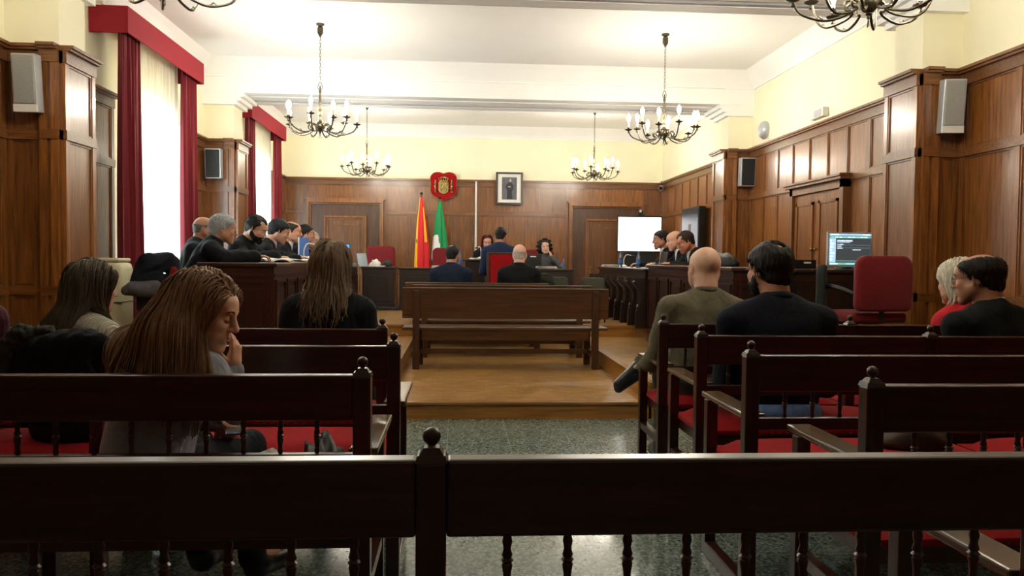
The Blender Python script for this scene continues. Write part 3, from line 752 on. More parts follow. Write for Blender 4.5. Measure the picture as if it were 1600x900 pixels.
def flag(name, label, x, y, zt, zb, w, fcol, mats):
    r = thing(name, label, 'flag', (x, y, .45))
    MB().tube([(0, 0, .03), (0, 0, zt-.45)], .012, 8).lathe([(.14, 0), (.14, .015), (.03, .04), (.012, .06)], n=16).build('flagpole', M['brass'], r, smooth=50)
    MB().lathe([(.01, 0), (.024, .012), (.03, .03), (.024, .048), (.002, .06)], (0, 0, zt-.46), 12).build('pole_top', M['black'], r, smooth=60)
    nu, nv = 40, 30; vs = []; fs = []; mi = []
    for j in range(nv+1):
        v = j/nv; ww = (.02+w*v**.7*.5)
        for i in range(nu+1):
            u = i/nu; a = -PI*.95+u*PI*1.9
            rr = ww*(1+.22*math.sin(7*a+v*2)*min(1, v*3)); vs.append((rr*math.sin(a)+.03*v*(1 if name[0] == 's' else .6), -rr*.55*math.cos(a)-.012, (zt-.5)+(zb-zt)*v-.02*math.sin(3*a)*v))
    for j in range(nv):
        for i in range(nu): p = j*(nu+1)+i; fs.append((p, p+1, p+nu+2, p+nu+1)); mi.append(fcol((i+.5)/nu, (j+.5)/nv))
    m_ = MB().add(vs, fs); m_.mi = mi; o = m_.build('flag_cloth', mats, r, smooth=60)
    sd = o.modifiers.new('s', 'SOLIDIFY'); sd.thickness = .004
    return r, o
RED = plain('flag_red', '#d31b22', .7, var=.05); YEL = plain('flag_yellow', '#f0b21c', .7, var=.05); GRN = plain('flag_green', '#0a8a4c', .7, var=.06); WHT = plain('flag_white', '#e9ebea', .7, var=.03)
fr, fo = flag('spanish_flag', 'red and yellow flag hanging folded on its pole, left of the green one', -.70, 15.0, 2.50, 1.12, .24, lambda u, v: 1 if (.20 < u < .37 or (.60 < u < .64 and v > .12 and v < .6)) else 0, [RED, YEL])
MB().sphere((-.075, -.05, 1.18), .03, 10, 8, sc=(.7, .4, 1.6)).build('flag_emblem', M['brassb'], fo, smooth=60)
fr, fo = flag('green_flag', 'green and white flag hanging folded on its pole under the red plaque', -.36, 15.1, 2.44, 1.30, .26, lambda u, v: 1 if (v > .58 and u < .42+(v-.58)*.5) else 0, [GRN, WHT])
MB().sphere((-.05, -.09, 1.0), .04, 10, 8, sc=(.9, .3, 1.1)).build('flag_emblem', M['darkgrey'], fo, smooth=60)

# ------------------------------------------------------------------ screens
def tv(label, loc, rz, w, h, mats, stand=True, name='wall_screen'):
    r = thing(name, label, 'screen', loc, rz)
    MB().box(-w/2-.02, w/2+.02, 0, .05, -.03, h+.03, ch=.006).build('screen_bezel', M['black'], r)
    MB().box(-w/2, w/2, -.004, 0, 0, h).build('display', mats, r)
    return r
WS = emis('bright_white_display', '#f7faff', 1.1)
r = tv('big white lit screen on a black stand by the right back door', (3.335, 14.55, 1.49), -.06, .79, .62, WS, name='projection_screen')
MB().box(-.03, .03, .05, .10, -1.02, .3).box(-.35, .35, -.15, .3, -1.04, -1.0, ch=.01).box(-.3, .3, .0, .08, -.3, -.04).build('screen_stand', M['black'], r)
r = thing('video_camera', 'small black conference camera on top of the white screen', 'camera', (3.36, 14.58, 2.14))
MB().box(-.07, .07, -.03, .05, 0, .03, ch=.005).build('camera_foot', M['black'], r); MB().sphere((0, 0, .075), .05, 12, 8, sc=(1, .9, .9)).build('camera_head', M['black'], r, smooth=60)
MB().lathe([(.022, 0), (.026, .02), (.01, .024)], n=12, mat=T(-.02, -.04, .08, rx=PI/2)).build('lens', M['silver'], r, smooth=40)
r = thing('display_board', 'tall black glossy display standing along the right wall', 'screen', (3.86, 12.95, .45), 0)
DSP = plain('glossy_black_display', '#10161e', .3, var=.1, spec=.35)
MB().box(-.05, .06, -.48, .5, .62, 1.74, ch=.008).build('screen_bezel', M['black'], r)
MB().box(-.056, -.05, -.45, .47, .66, 1.70).build('display', DSP, r)
MB().box(-.06, -.056, -.05, .07, 1.34, 1.47).build('sticker', plain('red_brown_sticker', '#5a241c', .5), r)
MB().box(-.02, .02, -.03, .03, .04, .7).box(-.2, .12, -.35, .35, 0, .04, ch=.01).build('screen_stand', M['black'], r)
# lit computer monitor with its window of rows
r = thing('computer_monitor', 'lit computer monitor with a white frame and a screen of rows', 'monitor', (3.64, 7.2, 1.245), .0)
MB().box(-.215, .215, 0, .04, .02, .345, ch=.006).build('monitor_frame', M['silver'], r)
SG = emis('screen_grey', '#3f4a52', .4); SB = emis('screen_pale_blue', '#9fc0dd', .5); SW = emis('screen_white', '#dcebf5', .6); ST = emis('screen_teal', '#6fa79a', .45); SD = emis('screen_dark', '#3b3f42', .4)
d = MB().box(-.2, .2, -.003, 0, .04, .33, 0)
def px(x0, x1, z0, z1, mi): d.box(-.2+.4*x0, -.2+.4*x1, -.0045, -.003, .04+.29*(1-z1), .04+.29*(1-z0), mi)
px(0, 1, 0, .06, 1); px(.03, .22, .015, .045, 2); px(.8, .95, .015, .045, 2); px(0, 1, .08, .14, 3)
for k in range(9): px(.03+.1*k, .11+.1*k, .095, .125, 2 if k % 3 else 1)
px(.0, .15, .15, .92, 1); px(.16, .98, .17, .86, 4); px(.18, .55, .2, .25, 2); px(.18, .5, .26, .29, 1)
for k in range(7): px(.02, .05+.08*((k*37) % 10)/10, .2+.1*k, .25+.1*k, 2)
for k, wd in enumerate((.3, .22, .27)): px(.18, .18+wd*.5, .33+.06*k, .355+.06*k, 2)
px(.16, .98, .36, .365, 1); px(.16, .98, .45, .455, 1); px(.55, .75, .5, .525, 2); px(.16, .98, .86, .88, 3); px(0, 1, .93, 1, 3); px(.02, .2, .945, .985, 2); px(.4, .9, .945, .985, 1)
d.build('display', [SG, SB, SW, ST, SD], r)
MB().box(-.1, .1, -.06, .1, 0, .012, ch=.004).box(-.03, .03, .03, .06, .01, .1).build('monitor_foot', M['black'], r)

# ------------------------------------------------------------------ things on the desks
def bottle(label, loc, h=.23):
    r = thing('water_bottle', label, 'bottle', loc, 0, 'plastic water bottles')
    k = h/.23
    MB().lathe([(.028*k, 0), (.032*k, .01*k), (.031*k, .06*k), (.032*k, .11*k), (.030*k, .15*k), (.014*k, .195*k), (.012*k, .21*k)], n=14).build('bottle_body', M['bottle'], r, smooth=50)
    MB().lathe([(.0325*k, .06*k), (.0325*k, .11*k)], n=14).build('bottle_label', M['labelblue'], r, smooth=50)
    MB().lathe([(.014*k, .208*k), (.014*k, .228*k)], n=12).build('bottle_cap', M['labelblue'], r, smooth=50)
bottle('clear water bottle on the judges desk beside the navy suited man', (.02, 13.72, 1.15), .30)
bottle('small water bottle at the right end of the judges desk', (1.83, 13.8, 1.15), .2)
bottle('left one of two blue capped bottles by the silver laptop', (2.50, 12.2, 1.205), .24)
bottle('bottle half hidden behind the silver laptop', (2.58, 11.3, 1.205), .24)
def papers(label, loc, rz, w, h, n=3, name='paper_stack', sp=.02, mat='paper'):
    r_ = random.Random(hash(label) % 999 if False else len(label)); mb = MB()
    for k in range(n):
        a = r_.uniform(-.25, .25); mb.box(-w/2, w/2, -h/2, h/2, k*.006, k*.006+.005, mat=T(r_.uniform(-sp, sp), r_.uniform(-sp, sp), 0, rz=a))
    o = mb.build(name, M[mat]); o.location = loc; o.rotation_euler = (0, 0, rz); return tag(o, label, 'papers')
def open_pages(label, loc, rz, s_=1.0):
    mb = MB(); n = 10; vs = []; fs = []
    for i in range(n+1):
        u = i/n*2-1; z = .022*(1-abs(u))**.5*abs(u)**.4*2+.005
        vs += [(u*.22*s_, -.15*s_, z+.002), (u*.22*s_, .15*s_, z+.02)]
    for i in range(n): fs.append((2*i, 2*i+2, 2*i+3, 2*i+1))
    mb.add(vs, fs); o = mb.build('open_document', M['paper'], smooth=60); so = o.modifiers.new('s', 'SOLIDIFY'); so.thickness = .008
    o.location = loc; o.rotation_euler = (0, 0, rz); return tag(o, label, 'papers')
open_pages('open white pages under the bearded lawyer\'s hands', (-1.84, 8.4, 1.252), .9, .95)
papers('loose white sheets at the edge of the left desk, next to the open pages', (-1.78, 9.0, 1.252), .5, .3, .21, 4)
papers('white papers lying on the left desk short of the grey laptops', (-1.80, 11.6, 1.202), .3, .3, .21, 4)
papers('flat white sheets at the front edge of the small desk, before the red chair', (-1.40, 13.72, 1.162), .2, .26, .2, 3)
papers('pale papers at the left end of the black carved desk', (2.52, 12.85, 1.207), .1, .3, .21, 6)
papers('white papers in front of the empty dark red chair', (-.3, 13.85, 1.152), .1, .3, .21, 6)
papers('papers before the curly haired woman', (1.50, 13.75, 1.152), .1, .35, .21, 7)
papers('white papers and microphone foot on the black stand', (.33, 12.7, 1.302), .2, .25, .2, 4)
def crumple(label, loc, s_, mat='paper', name='crumpled_bag', cat='bag'):
    mb = MB(); r_ = random.Random(len(label)); vs = []; n, m_ = 16, 10
    mb.sphere((0, 0, 0), 1, n, m_)
    mb.v = [(x*s_[0]*(1+.22*math.sin(5*x+3*z+r_.random()*.8)), y*s_[1]*(1+.2*math.sin(6*y+4*x)), max(-.25, z)*s_[2]*(1+.2*math.sin(7*x+5*y))+.25*s_[2]*1.2) for x, y, z in mb.v]
    o = mb.build(name, M[mat], smooth=70); o.location = loc; return tag(o, label, cat)
crumple('crumpled white bag between the right grey laptop and the round black bag', (-1.43, 13.92, 1.162), (.10, .12, .09))
crumple('white crumpled paper bag among the lawyers\' hands on the left desk', (-1.76, 9.62, 1.25), (.12, .14, .055))
crumple('round black bag on the small desk left of the flags', (-1.22, 13.82, 1.16), (.10, .10, .09), 'leather')
crumple('black bag lying on the right desk beyond the bald man', (2.66, 7.9, 1.255), (.16, .3, .10), 'leather')
def laptop(label, loc, rz, mat='silver', open_a=1.75):
    r = thing('laptop', label, 'laptop', loc, rz)
    MB().box(-.16, .16, -.11, .11, 0, .018, ch=.004).build('keyboard_base', M[mat], r)
    MB().box(-.16, .16, -.008, 0, 0, .21, ch=.003, mat=T(0, .11, .016, rx=-(open_a-PI/2))).build('lid', M[mat], r)
laptop('open silver laptop on the black carved desk', (2.62, 10.55, 1.205), PI/2+2.6)
laptop('grey laptop with its lid up, left one of the pair', (-1.80, 12.62, 1.20), 2.6)
laptop('grey laptop with its lid up, right one of the pair', (-1.535, 13.78, 1.16), 2.2)
r = thing('blue_folder', 'blue folder standing upright behind the dark haired woman\'s head', 'folder', (-1.9, 9.95, 1.25), 1.3); r.location.z = 1.25
BL = plain('blue_card', '#3f6bb5', .5)
MB().box(-.12, .12, -.012, 0, 0, .30, ch=.002).build('folder_cover', BL, r); MB().box(-.12, .12, 0, .014, .004, .295).build('folder_pages', M['paper'], r)
r = thing('flat_monitor', 'small monitor with a bright blue screen near the far end of the left desk', 'monitor', (-1.93, 12.9, 1.20), .25)
MB().box(-.2, .2, 0, .03, .05, .33, ch=.004).build('monitor_frame', M['black'], r); MB().box(-.185, .185, -.003, 0, .07, .315).build('display', emis('blue_display', '#3f86e0', .7), r); MB().box(-.1, .1, -.06, .09, 0, .012).box(-.02, .02, .03, .05, 0, .1).build('monitor_foot', M['black'], r)
r = thing('desk_monitor', 'black monitor back on the judges desk by the curly haired woman', 'monitor', (1.27, 13.72, 1.15), PI+.1)
MB().box(-.16, .16, 0, .04, .02, .25, ch=.006).build('monitor_back', M['black'], r); MB().box(-.06, .04, .04, .043, .20, .22).build('sticker', M['whiteplastic'], r); MB().box(-.1, .1, -.05, .08, 0, .015).build('monitor_foot', M['black'], r)
def mic(label, loc, rz, h=.22, mat='whiteplastic'):
    r = thing('desk_microphone', label, 'microphone', loc, rz)
    MB().lathe([(.05, 0), (.052, .015), (.03, .03), (.01, .035)], n=14, sx=1.3).build('microphone_base', M[mat], r, smooth=50)
    MB().tube(spline([(0, 0, .03), (0, .0, h*.6), (0, .04, h*.95), (0, .13, h*.9)], 6), .007, 6).build('gooseneck', M[mat], r, smooth=60)
    MB().tube([(0, .12, h*.91), (0, .17, h*.85)], [.012, .014], 8).build('microphone_head', M['darkgrey'], r, smooth=60)
mic('white curved desk microphone before the lawyers at left', (-1.8, 9.45, 1.255), -1.4, .22)
mic('pinkish desk microphone at the far end of the black carved desk', (2.62, 12.5, 1.207), -2.0, .20)
mic('desk microphone on the black stand in front of the blue suited man', (.36, 12.8, 1.31), 2.6, .2)
r = thing('audio_mixer', 'black equipment box on the side table left of the lit monitor', 'device', (3.2, 7.3, 1.245))
MB().box(-.12, .12, -.1, .12, 0, .085, ch=.006).build('device_case', M['black'], r); MB().box(.0, .07, -.102, -.1, .05, .065).build('device_label', M['whiteplastic'], r)
for k in range(5): MB().lathe([(.008, 0), (.008, .01)], (-.08+.03*k, -.1, .035), 8).build('knob', M['grey'], r) if False else None
o = papers('brown folders under the clasped hands at the right desk', (2.62, 9.7, 1.255), .1, .3, .5, 3, mat='midbench', name='folder_stack')
# cream appliance against the left wall
r = thing('portable_air_conditioner', 'tall cream rounded appliance between the pier and red curtain', 'appliance', (-3.06, 7.30, .45))
MB().box(-.20, .13, -.17, .17, 0, .80, ch=.07).build('housing', M['creamunit'], r, smooth=60)
MB().box(-.17, .10, -.14, .14, .795, .83, ch=.02).build('top_cover', M['creamunit'], r, smooth=60)
MB().box(-.202, .132, -.172, .172, .44, .447).build('seam', M['darkgrey'], r)
# cable heap on the high platform before the side desk
cb = MB(); rr_ = random.Random(3); pts = [(-1.3, 13.35, .47)]
for k in range(26): pts.append((-1.28+.25*math.sin(k*1.7)+.02*k*.6, 13.2+.12*math.cos(k*2.3), .465+.015*(k % 3)))
cb.tube(spline(pts, 4), .008, 5); tag(cb.build('cable', M['black'], smooth=60), 'tangle of black cable on the floor before the small desk', 'cable')
# ------------------------------------------------------------------ smooth-blended solids for figures and cloth
class Ell:
    def __init__(s, c, r, R=None, k=.02, op='u'):
        s.c = np.array(c, float); s.r = np.array(r, float); s.R = np.array(R if R is not None else np.eye(3), float); s.k = k; s.op = op
    def bb(s): m_ = float(max(s.r)); return s.c-m_, s.c+m_
    def d(s, X):
        q = (X-s.c) @ s.R; k0 = np.sqrt(((q/s.r)**2).sum(-1)); k1 = np.sqrt(((q/s.r**2)**2).sum(-1))+1e-9
        return k0*(k0-1)/k1
    def xf(s, Rm, t): return Ell(Rm @ s.c+t, s.r, Rm @ s.R, s.k, s.op)
class Cap:
    def __init__(s, a, b, ra, rb=None, k=.02, op='u'):
        s.a = np.array(a, float); s.b = np.array(b, float); s.ra = ra; s.rb = ra if rb is None else rb; s.k = k; s.op = op
    def bb(s): m_ = max(s.ra, s.rb); return np.minimum(s.a, s.b)-m_, np.maximum(s.a, s.b)+m_
    def d(s, X):
        ab = s.b-s.a; h = np.clip(((X-s.a) @ ab)/(ab @ ab+1e-12), 0, 1)
        return np.linalg.norm(X-s.a-h[..., None]*ab, axis=-1)-(s.ra+(s.rb-s.ra)*h)
    def xf(s, Rm, t): return Cap(Rm @ s.a+t, Rm @ s.b+t, s.ra, s.rb, s.k, s.op)
class Cut:      # keeps the region where fn(local point) < 0
    def __init__(s, fn, Rm=None, t=None, k=.004): s.fn = fn; s.Rm = np.eye(3) if Rm is None else Rm; s.t = np.zeros(3) if t is None else t; s.k = k; s.op = 'i'
    def bb(s): return None
    def d(s, X): return s.fn((X-s.t) @ s.Rm)
    def xf(s, Rm, t): return Cut(s.fn, Rm @ s.Rm, Rm @ s.t+t, s.k)
def smin(a, b_, k):
    h = np.maximum(k-np.abs(a-b_), 0)/k; return np.minimum(a, b_)-h*h*k*.25
def sd_eval(prims, X):
    D = np.full(X.shape[:-1], .5)
    for p in prims:
        d = p.d(X)
        if p.op == 'u': D = smin(D, d, p.k)
        elif p.op == 's': D = -smin(-D, d, p.k)
        else: D = -smin(-D, -d, p.k)
    return D
_E = [(0, 1), (2, 3), (4, 5), (6, 7), (0, 2), (1, 3), (4, 6), (5, 7), (0, 4), (1, 5), (2, 6), (3, 7)]
_C = np.array([[i >> 2 & 1, i >> 1 & 1, i & 1] for i in range(8)])
def sd_mesh(prims, vs, disp=None):
    bbs = [p.bb() for p in prims if p.op == 'u']
    lo = np.min([b_[0] for b_ in bbs], 0)-vs*3; hi = np.max([b_[1] for b_ in bbs], 0)+vs*3
    n = np.ceil((hi-lo)/vs).astype(int)+1
    ax = [lo[i]+vs*np.arange(n[i]) for i in range(3)]
    D = np.full(tuple(n), .1, np.float32)
    for p in prims:
        bb = p.bb()
        if bb is None: s0 = [0]*3; s1 = list(n)
        else:
            mg = p.k+vs*3
            s0 = [max(0, int((bb[0][i]-mg-lo[i])/vs)) for i in range(3)]; s1 = [min(n[i], int((bb[1][i]+mg-lo[i])/vs)+2) for i in range(3)]
            if any(a >= b_ for a, b_ in zip(s0, s1)): continue
        sl = tuple(slice(a, b_) for a, b_ in zip(s0, s1))
        X = np.stack(np.meshgrid(*[ax[i][s0[i]:s1[i]] for i in range(3)], indexing='ij'), -1)
        d = p.d(X)
        if p.op == 'u': D[sl] = smin(D[sl], d, p.k)
        elif p.op == 's': D[sl] = -smin(-D[sl], d, p.k)
        else: D[sl] = -smin(-D[sl], -d, p.k)
    if disp is not None:
        X = np.stack(np.meshgrid(*ax, indexing='ij'), -1); near = np.abs(D) < vs*6
        D[near] += disp(X[near]).astype(np.float32)
    S = D < 0
    cs = [S[c[0]:n[0]-1+c[0], c[1]:n[1]-1+c[1], c[2]:n[2]-1+c[2]] for c in _C]
    cnt = sum(c.astype(np.int8) for c in cs); mask = (cnt > 0) & (cnt < 8)
    I = np.argwhere(mask); N = len(I)
    if N == 0: return np.zeros((0, 3)), np.zeros((0, 4), int)
    idx = np.full(mask.shape, -1, np.int64); idx[mask] = np.arange(N)
    vals = np.stack([D[I[:, 0]+c[0], I[:, 1]+c[1], I[:, 2]+c[2]] for c in _C], 1)
    acc = np.zeros((N, 3)); w = np.zeros(N)
    for a, b_ in _E:
        va, vb = vals[:, a], vals[:, b_]; m_ = (va < 0) != (vb < 0)
        t = np.where(m_, va/(va-vb+1e-12), 0); P_ = _C[a]+(_C[b_]-_C[a])*t[:, None]
        acc[m_] += P_[m_]; w[m_] += 1
    V = (I+acc/w[:, None])*vs+lo
    F = []
    for axn in range(3):
        o1, o2 = [(1, 2), (2, 0), (0, 1)][axn]
        sh = [slice(1, n[i]-1) for i in range(3)]; sh[axn] = slice(0, n[axn]-1)
        s2 = list(sh); s2[axn] = slice(1, n[axn])
        A, B_ = S[tuple(sh)], S[tuple(s2)]; E_ = np.argwhere(A != B_)
        if len(E_) == 0: continue
        inside = A[tuple(E_.T)]; base = E_.copy()
        for i in range(3):
            if i != axn: base[:, i] += 1
        def g(d1, d2):
            q = base.copy(); q[:, o1] -= d1; q[:, o2] -= d2; return idx[q[:, 0], q[:, 1], q[:, 2]]
        Q = np.stack([g(0, 0), g(1, 0), g(1, 1), g(0, 1)], 1)
        Q[~inside] = Q[~inside][:, ::-1]; F.append(Q)
    F = np.concatenate(F); F = F[(F >= 0).all(1)]
    return V, F
def mesh_obj(name, parts, mat, parent=None):
    vs = []; fs = []; n = 0
    for V, F in parts:
        vs.append(V); fs.append(F+n); n += len(V)
    V = np.concatenate(vs); F = np.concatenate(fs)
    me = bpy.data.meshes.new(name); me.from_pydata(V.tolist(), [], F.tolist()); me.materials.append(mat)
    me.polygons.foreach_set('use_smooth', [True]*len(me.polygons)); me.update()
    o = bpy.data.objects.new(name, me); COL.objects.link(o)
    if parent is not None: o.parent = parent
    return o
def rotz(a): c, s = math.cos(a), math.sin(a); return np.array([[c, -s, 0], [s, c, 0], [0, 0, 1]])
def rotx(a): c, s = math.cos(a), math.sin(a); return np.array([[1, 0, 0], [0, c, -s], [0, s, c]])
def roty(a): c, s = math.cos(a), math.sin(a); return np.array([[c, 0, s], [0, 1, 0], [-s, 0, c]])
V3 = lambda *a: np.array(a, float)

# ---- head in its own frame: +y face, +x the figure's right, z up, origin between the ears
def head_prims(fem=False, jaw=1.0):
    j = .92 if fem else jaw; P_ = []
    P_ += [Ell((0, -.018, .032), (.073, .094, .082), k=.03), Ell((0, .030, -.02), (.060*j, .060, .078), k=.03), Ell((0, .035, .045), (.062, .055, .045), k=.03)]
    for s_ in (-1, 1):
        P_ += [Cap((s_*.056*j, -.005, -.045), (s_*.020, .066, -.098), .017, .016, .03), Ell((s_*.040, .062, -.022), (.023, .022, .020), k=.022), Cap((s_*.052*j, .0, -.03), (s_*.038, .05, -.06), .02, .018, .03)]
    P_ += [Ell((0, .076, -.098), (.021, .017, .016), k=.02), Cap((-.03, .081, .024), (.03, .081, .024), .0105, k=.018)]
    P_ += [Ell((0, .075, -.062), (.03, .021, .022), k=.02)]
    for s_ in (-1, 1): P_ += [Ell((s_*.031, .097, .003), (.018, .017, .013), k=.014, op='s')]
    for s_ in (-1, 1): P_ += [Ell((s_*.031, .074, .003), (.0145, .0135, .0125), k=.006)]
    nl = .9 if fem else 1.0
    P_ += [Cap((0, .086, .018), (0, .107*1.0, -.022*nl), .0075, .0105, .011), Ell((0, .108, -.027), (.0115, .012, .0095), k=.008)]
    for s_ in (-1, 1): P_ += [Ell((s_*.012, .098, -.031), (.0075, .010, .0065), k=.007)]
    P_ += [Cap((-.018, .085, -.0575), (.018, .085, -.0575), .0058, k=.006), Cap((0, .0935, -.056), (0, .0935, -.056), .0062, k=.008), Cap((-.014, .087, -.068), (.014, .087, -.068), .0068, k=.007)]
    P_ += [Cap((-.022, .098, -.0625), (.022, .098, -.0625), .0022, k=.003, op='s')]
    for s_ in (-1, 1):
        R_ = rotz(s_*-.45) @ rotx(-.15)
        P_ += [Ell((s_*.077, -.014, -.004), (.0065, .019, .031), R_, .006), Ell((s_*.083, -.012, .0), (.0045, .011, .019), R_, .004, 's'), Ell((s_*.075, -.004, -.027), (.007, .009, .011), k=.006)]
    P_ += [Cap((0, -.035, -.055), (0, -.052, -.17), .056 if not fem else .047, .058 if not fem else .05, .03)]
    return P_
def hairline(kind):
    # keeps hair behind the front hairline, above the ears and above the nape
    zz = [-.2, -.082, -.074, -.045, -.030, -.012, .022, .045, .062, .082, .2]
    gg = [-.4, -.4, -.05, -.034, -.030, .012, .020, .034, .062, .115, .4]
    return lambda L: (L[..., 1]-np.interp(L[..., 2]+.25*np.clip(np.abs(L[..., 0])-.045, 0, .03), zz, gg))*.6
def scp(prims, f):
    out = []
    for p in prims:
        if isinstance(p, Cap): out.append(Cap(p.a*f, p.b*f, p.ra*f, p.rb*f, p.k*f, p.op))
        elif isinstance(p, Ell): out.append(Ell(p.c*f, p.r*f, p.R, p.k*f, p.op))
        else: out.append(Cut(lambda L, g=p.fn: g(L/f)*f, p.Rm, p.t*f, p.k))
    return out
def nzz(f, a, sd=0):
    r_ = np.random.default_rng(sd); W = r_.normal(size=(5, 3))*f; ph = r_.uniform(0, 6, 5)
    return lambda X: a*sum(np.sin(X @ W[i]+ph[i]) for i in range(5))/2.5
def hair_prims(kind, vol=.010):
    P_ = [Ell((0, -.018, .034), (.073+vol, .094+vol, .083+vol*1.1), k=.02), Ell((0, .028, .052), (.064+vol*.8, .055+vol*.6, .042+vol), k=.02), Ell((0, -.055, -.03), (.056+vol*.5, .044+vol, .052), k=.02)]
    cuts = [Cut(hairline('short'), k=.009)]
    if kind == 'crown':   # thin at the crown
        P_.append(Ell((0, -.07, .115), (.028, .04, .025), k=.012, op='s'))
    if kind == 'receding':
        for s_ in (-1, 1): P_.append(Ell((s_*.040, .060, .078), (.017, .030, .024), k=.015, op='s'))
    if kind == 'balding':
        P_.append(Ell((0, .022, .125), (.058, .128, .068), k=.018, op='s'))
    if kind == 'ring':
        P_.append(Cut(lambda L: (L[..., 2]-.035)*1.0))
    return P_+cuts

def eye_parts(o_parent, Rm, t, closed=False, sc=1.0, brow='#2a1c14', lip='#9a5a50', fem=False, fine=False):
    W = lambda p: tuple(Rm @ (np.array(p)*sc)+t)
    eb = MB()
    for s_ in (-1, 1):
        pts = [(s_*.014, .0945, .0235), (s_*.027, .0935, .0295), (s_*.040, .0865, .0285), (s_*.049, .078, .022)]
        eb.tube([W(p) for p in spline(pts, 3)], [.0018*sc+.0020*sc*math.sin(PI*min(1, (q+1.5)/10)) for q in range(10)], 6, flat=.6)
    eb.build('eyebrows', cmat('brow', brow), o_parent, smooth=60)
    el = MB()
    for s_ in (-1, 1):
        z = -.0035 if closed else .0005
        pts = [(s_*.0185, .0835, z+.0015), (s_*.025, .0875, z-(.002 if closed else -.004)), (s_*.033, .088, z-(.003 if closed else -.005)), (s_*.0445, .080, z+.001)]
        el.tube([W(p) for p in spline(pts, 3)], .0013*sc, 5)
        if closed and fine:
            for q in range(9):
                u = q/8; p = (s_*(.021+.023*u), .0865-.004*u*u*1.5, z-.002); d = (s_*(.002+.006*u), .008-.003*u, -.004)
                el.tube([W(p), W(tuple(a+b_ for a, b_ in zip(p, d)))], [.0005*sc, .0002*sc], 4)
    el.build('eyelashes', cmat('lash', '#120d0b'), o_parent)
    if not closed:
        ew = MB(); ir = MB()
        for s_ in (-1, 1):
            ew.sphere(W((s_*.031, .0795, .001)), .0093*sc, 12, 8)
            ir.sphere(W((s_*.031, .0872, .001)), .0032*sc, 8, 6)
        ew.build('eyes', cmat('eyewhite', '#d8d2c8'), o_parent, smooth=80); ir.build('irises', cmat('iris', '#22160f'), o_parent, smooth=80)
    lp = MB()
    lp.tube([W(p) for p in spline([(-.024, .0835, -.0605), (-.011, .0950, -.0575), (0, .0975, -.0585), (.011, .0950, -.0575), (.024, .0835, -.0605)], 4)], [(.001+.0036*math.sin(PI*(q+.3)/16.6))*sc for q in range(17)], 6)
    lp.tube([W(p) for p in spline([(-.021, .0845, -.0635), (-.009, .0940, -.0670), (0, .0955, -.0675), (.009, .0940, -.0670), (.021, .0845, -.0635)], 4)], [(.001+.0048*math.sin(PI*(q+.3)/16.6))*sc for q in range(17)], 6)
    lp.build('lips', cmat('lip', lip), o_parent, smooth=80)
_cm = {}
def cmat(kind, col, rough=.6, **k):
    key = (kind, col)
    if key not in _cm: _cm[key] = plain(kind+'_'+col.strip('#'), col, rough, **k)
    return _cm[key]
def skin(col):
    key = ('skin', col)
    if key not in _cm:
        m = plain('skin_'+col.strip('#'), col, .5, nscale=18, var=.06, spec=.4); b = m.node_tree.nodes['Principled BSDF']
        b.inputs['Subsurface Weight'].default_value = .12; b.inputs['Subsurface Radius'].default_value = (.012, .005, .003); b.inputs['Subsurface Scale'].default_value = .5
        _cm[key] = m
    return _cm[key]
def hairmat(col, var=.35):
    key = ('hair', col)
    if key not in _cm:
        m, nt, b = new_mat('hair_'+col.strip('#')); c = hexc(col)
        nz = noise(nt, 60, 5, .7, (1, 1, .12)); r = ramp(nt, nz.outputs['Fac'], [(.3, tuple(x*(1-var) for x in c[:3])+(1,)), (.7, tuple(min(1, x*(1+var*1.4)) for x in c[:3])+(1,))])
        nt.links.new(r.outputs[0], b.inputs['Base Color']); b.inputs['Roughness'].default_value = .55; b.inputs['Specular IOR Level'].default_value = .22
        bump(nt, b, nz.outputs['Fac'], .8, .006); _cm[key] = m
    return _cm[key]
def cloth(col, rough=.85, knit=False):
    key = ('cloth', col, knit)
    if key not in _cm:
        m, nt, b = new_mat('cloth_'+col.strip('#')); c = hexc(col)
        nz = noise(nt, 14, 6, .7); r = ramp(nt, nz.outputs['Fac'], [(.3, tuple(x*.75 for x in c[:3])+(1,)), (.7, tuple(min(1, x*1.2) for x in c[:3])+(1,))])
        nt.links.new(r.outputs[0], b.inputs['Base Color']); b.inputs['Roughness'].default_value = rough; b.inputs['Specular IOR Level'].default_value = .25
        if knit:
            wv = nt.nodes.new('ShaderNodeTexWave'); wv.inputs['Scale'].default_value = 28; wv.inputs['Distortion'].default_value = 2.5
            tc = nt.nodes.new('ShaderNodeTexCoord'); nt.links.new(tc.outputs['Object'], wv.inputs['Vector']); bump(nt, b, wv.outputs['Fac'], .9, .008)
        else:
            n2 = noise(nt, 9, 3, .6, (1, 1, .6), dist=1.2); bump(nt, b, n2.outputs['Fac'], .5, .03)
        _cm[key] = m
    return _cm[key]

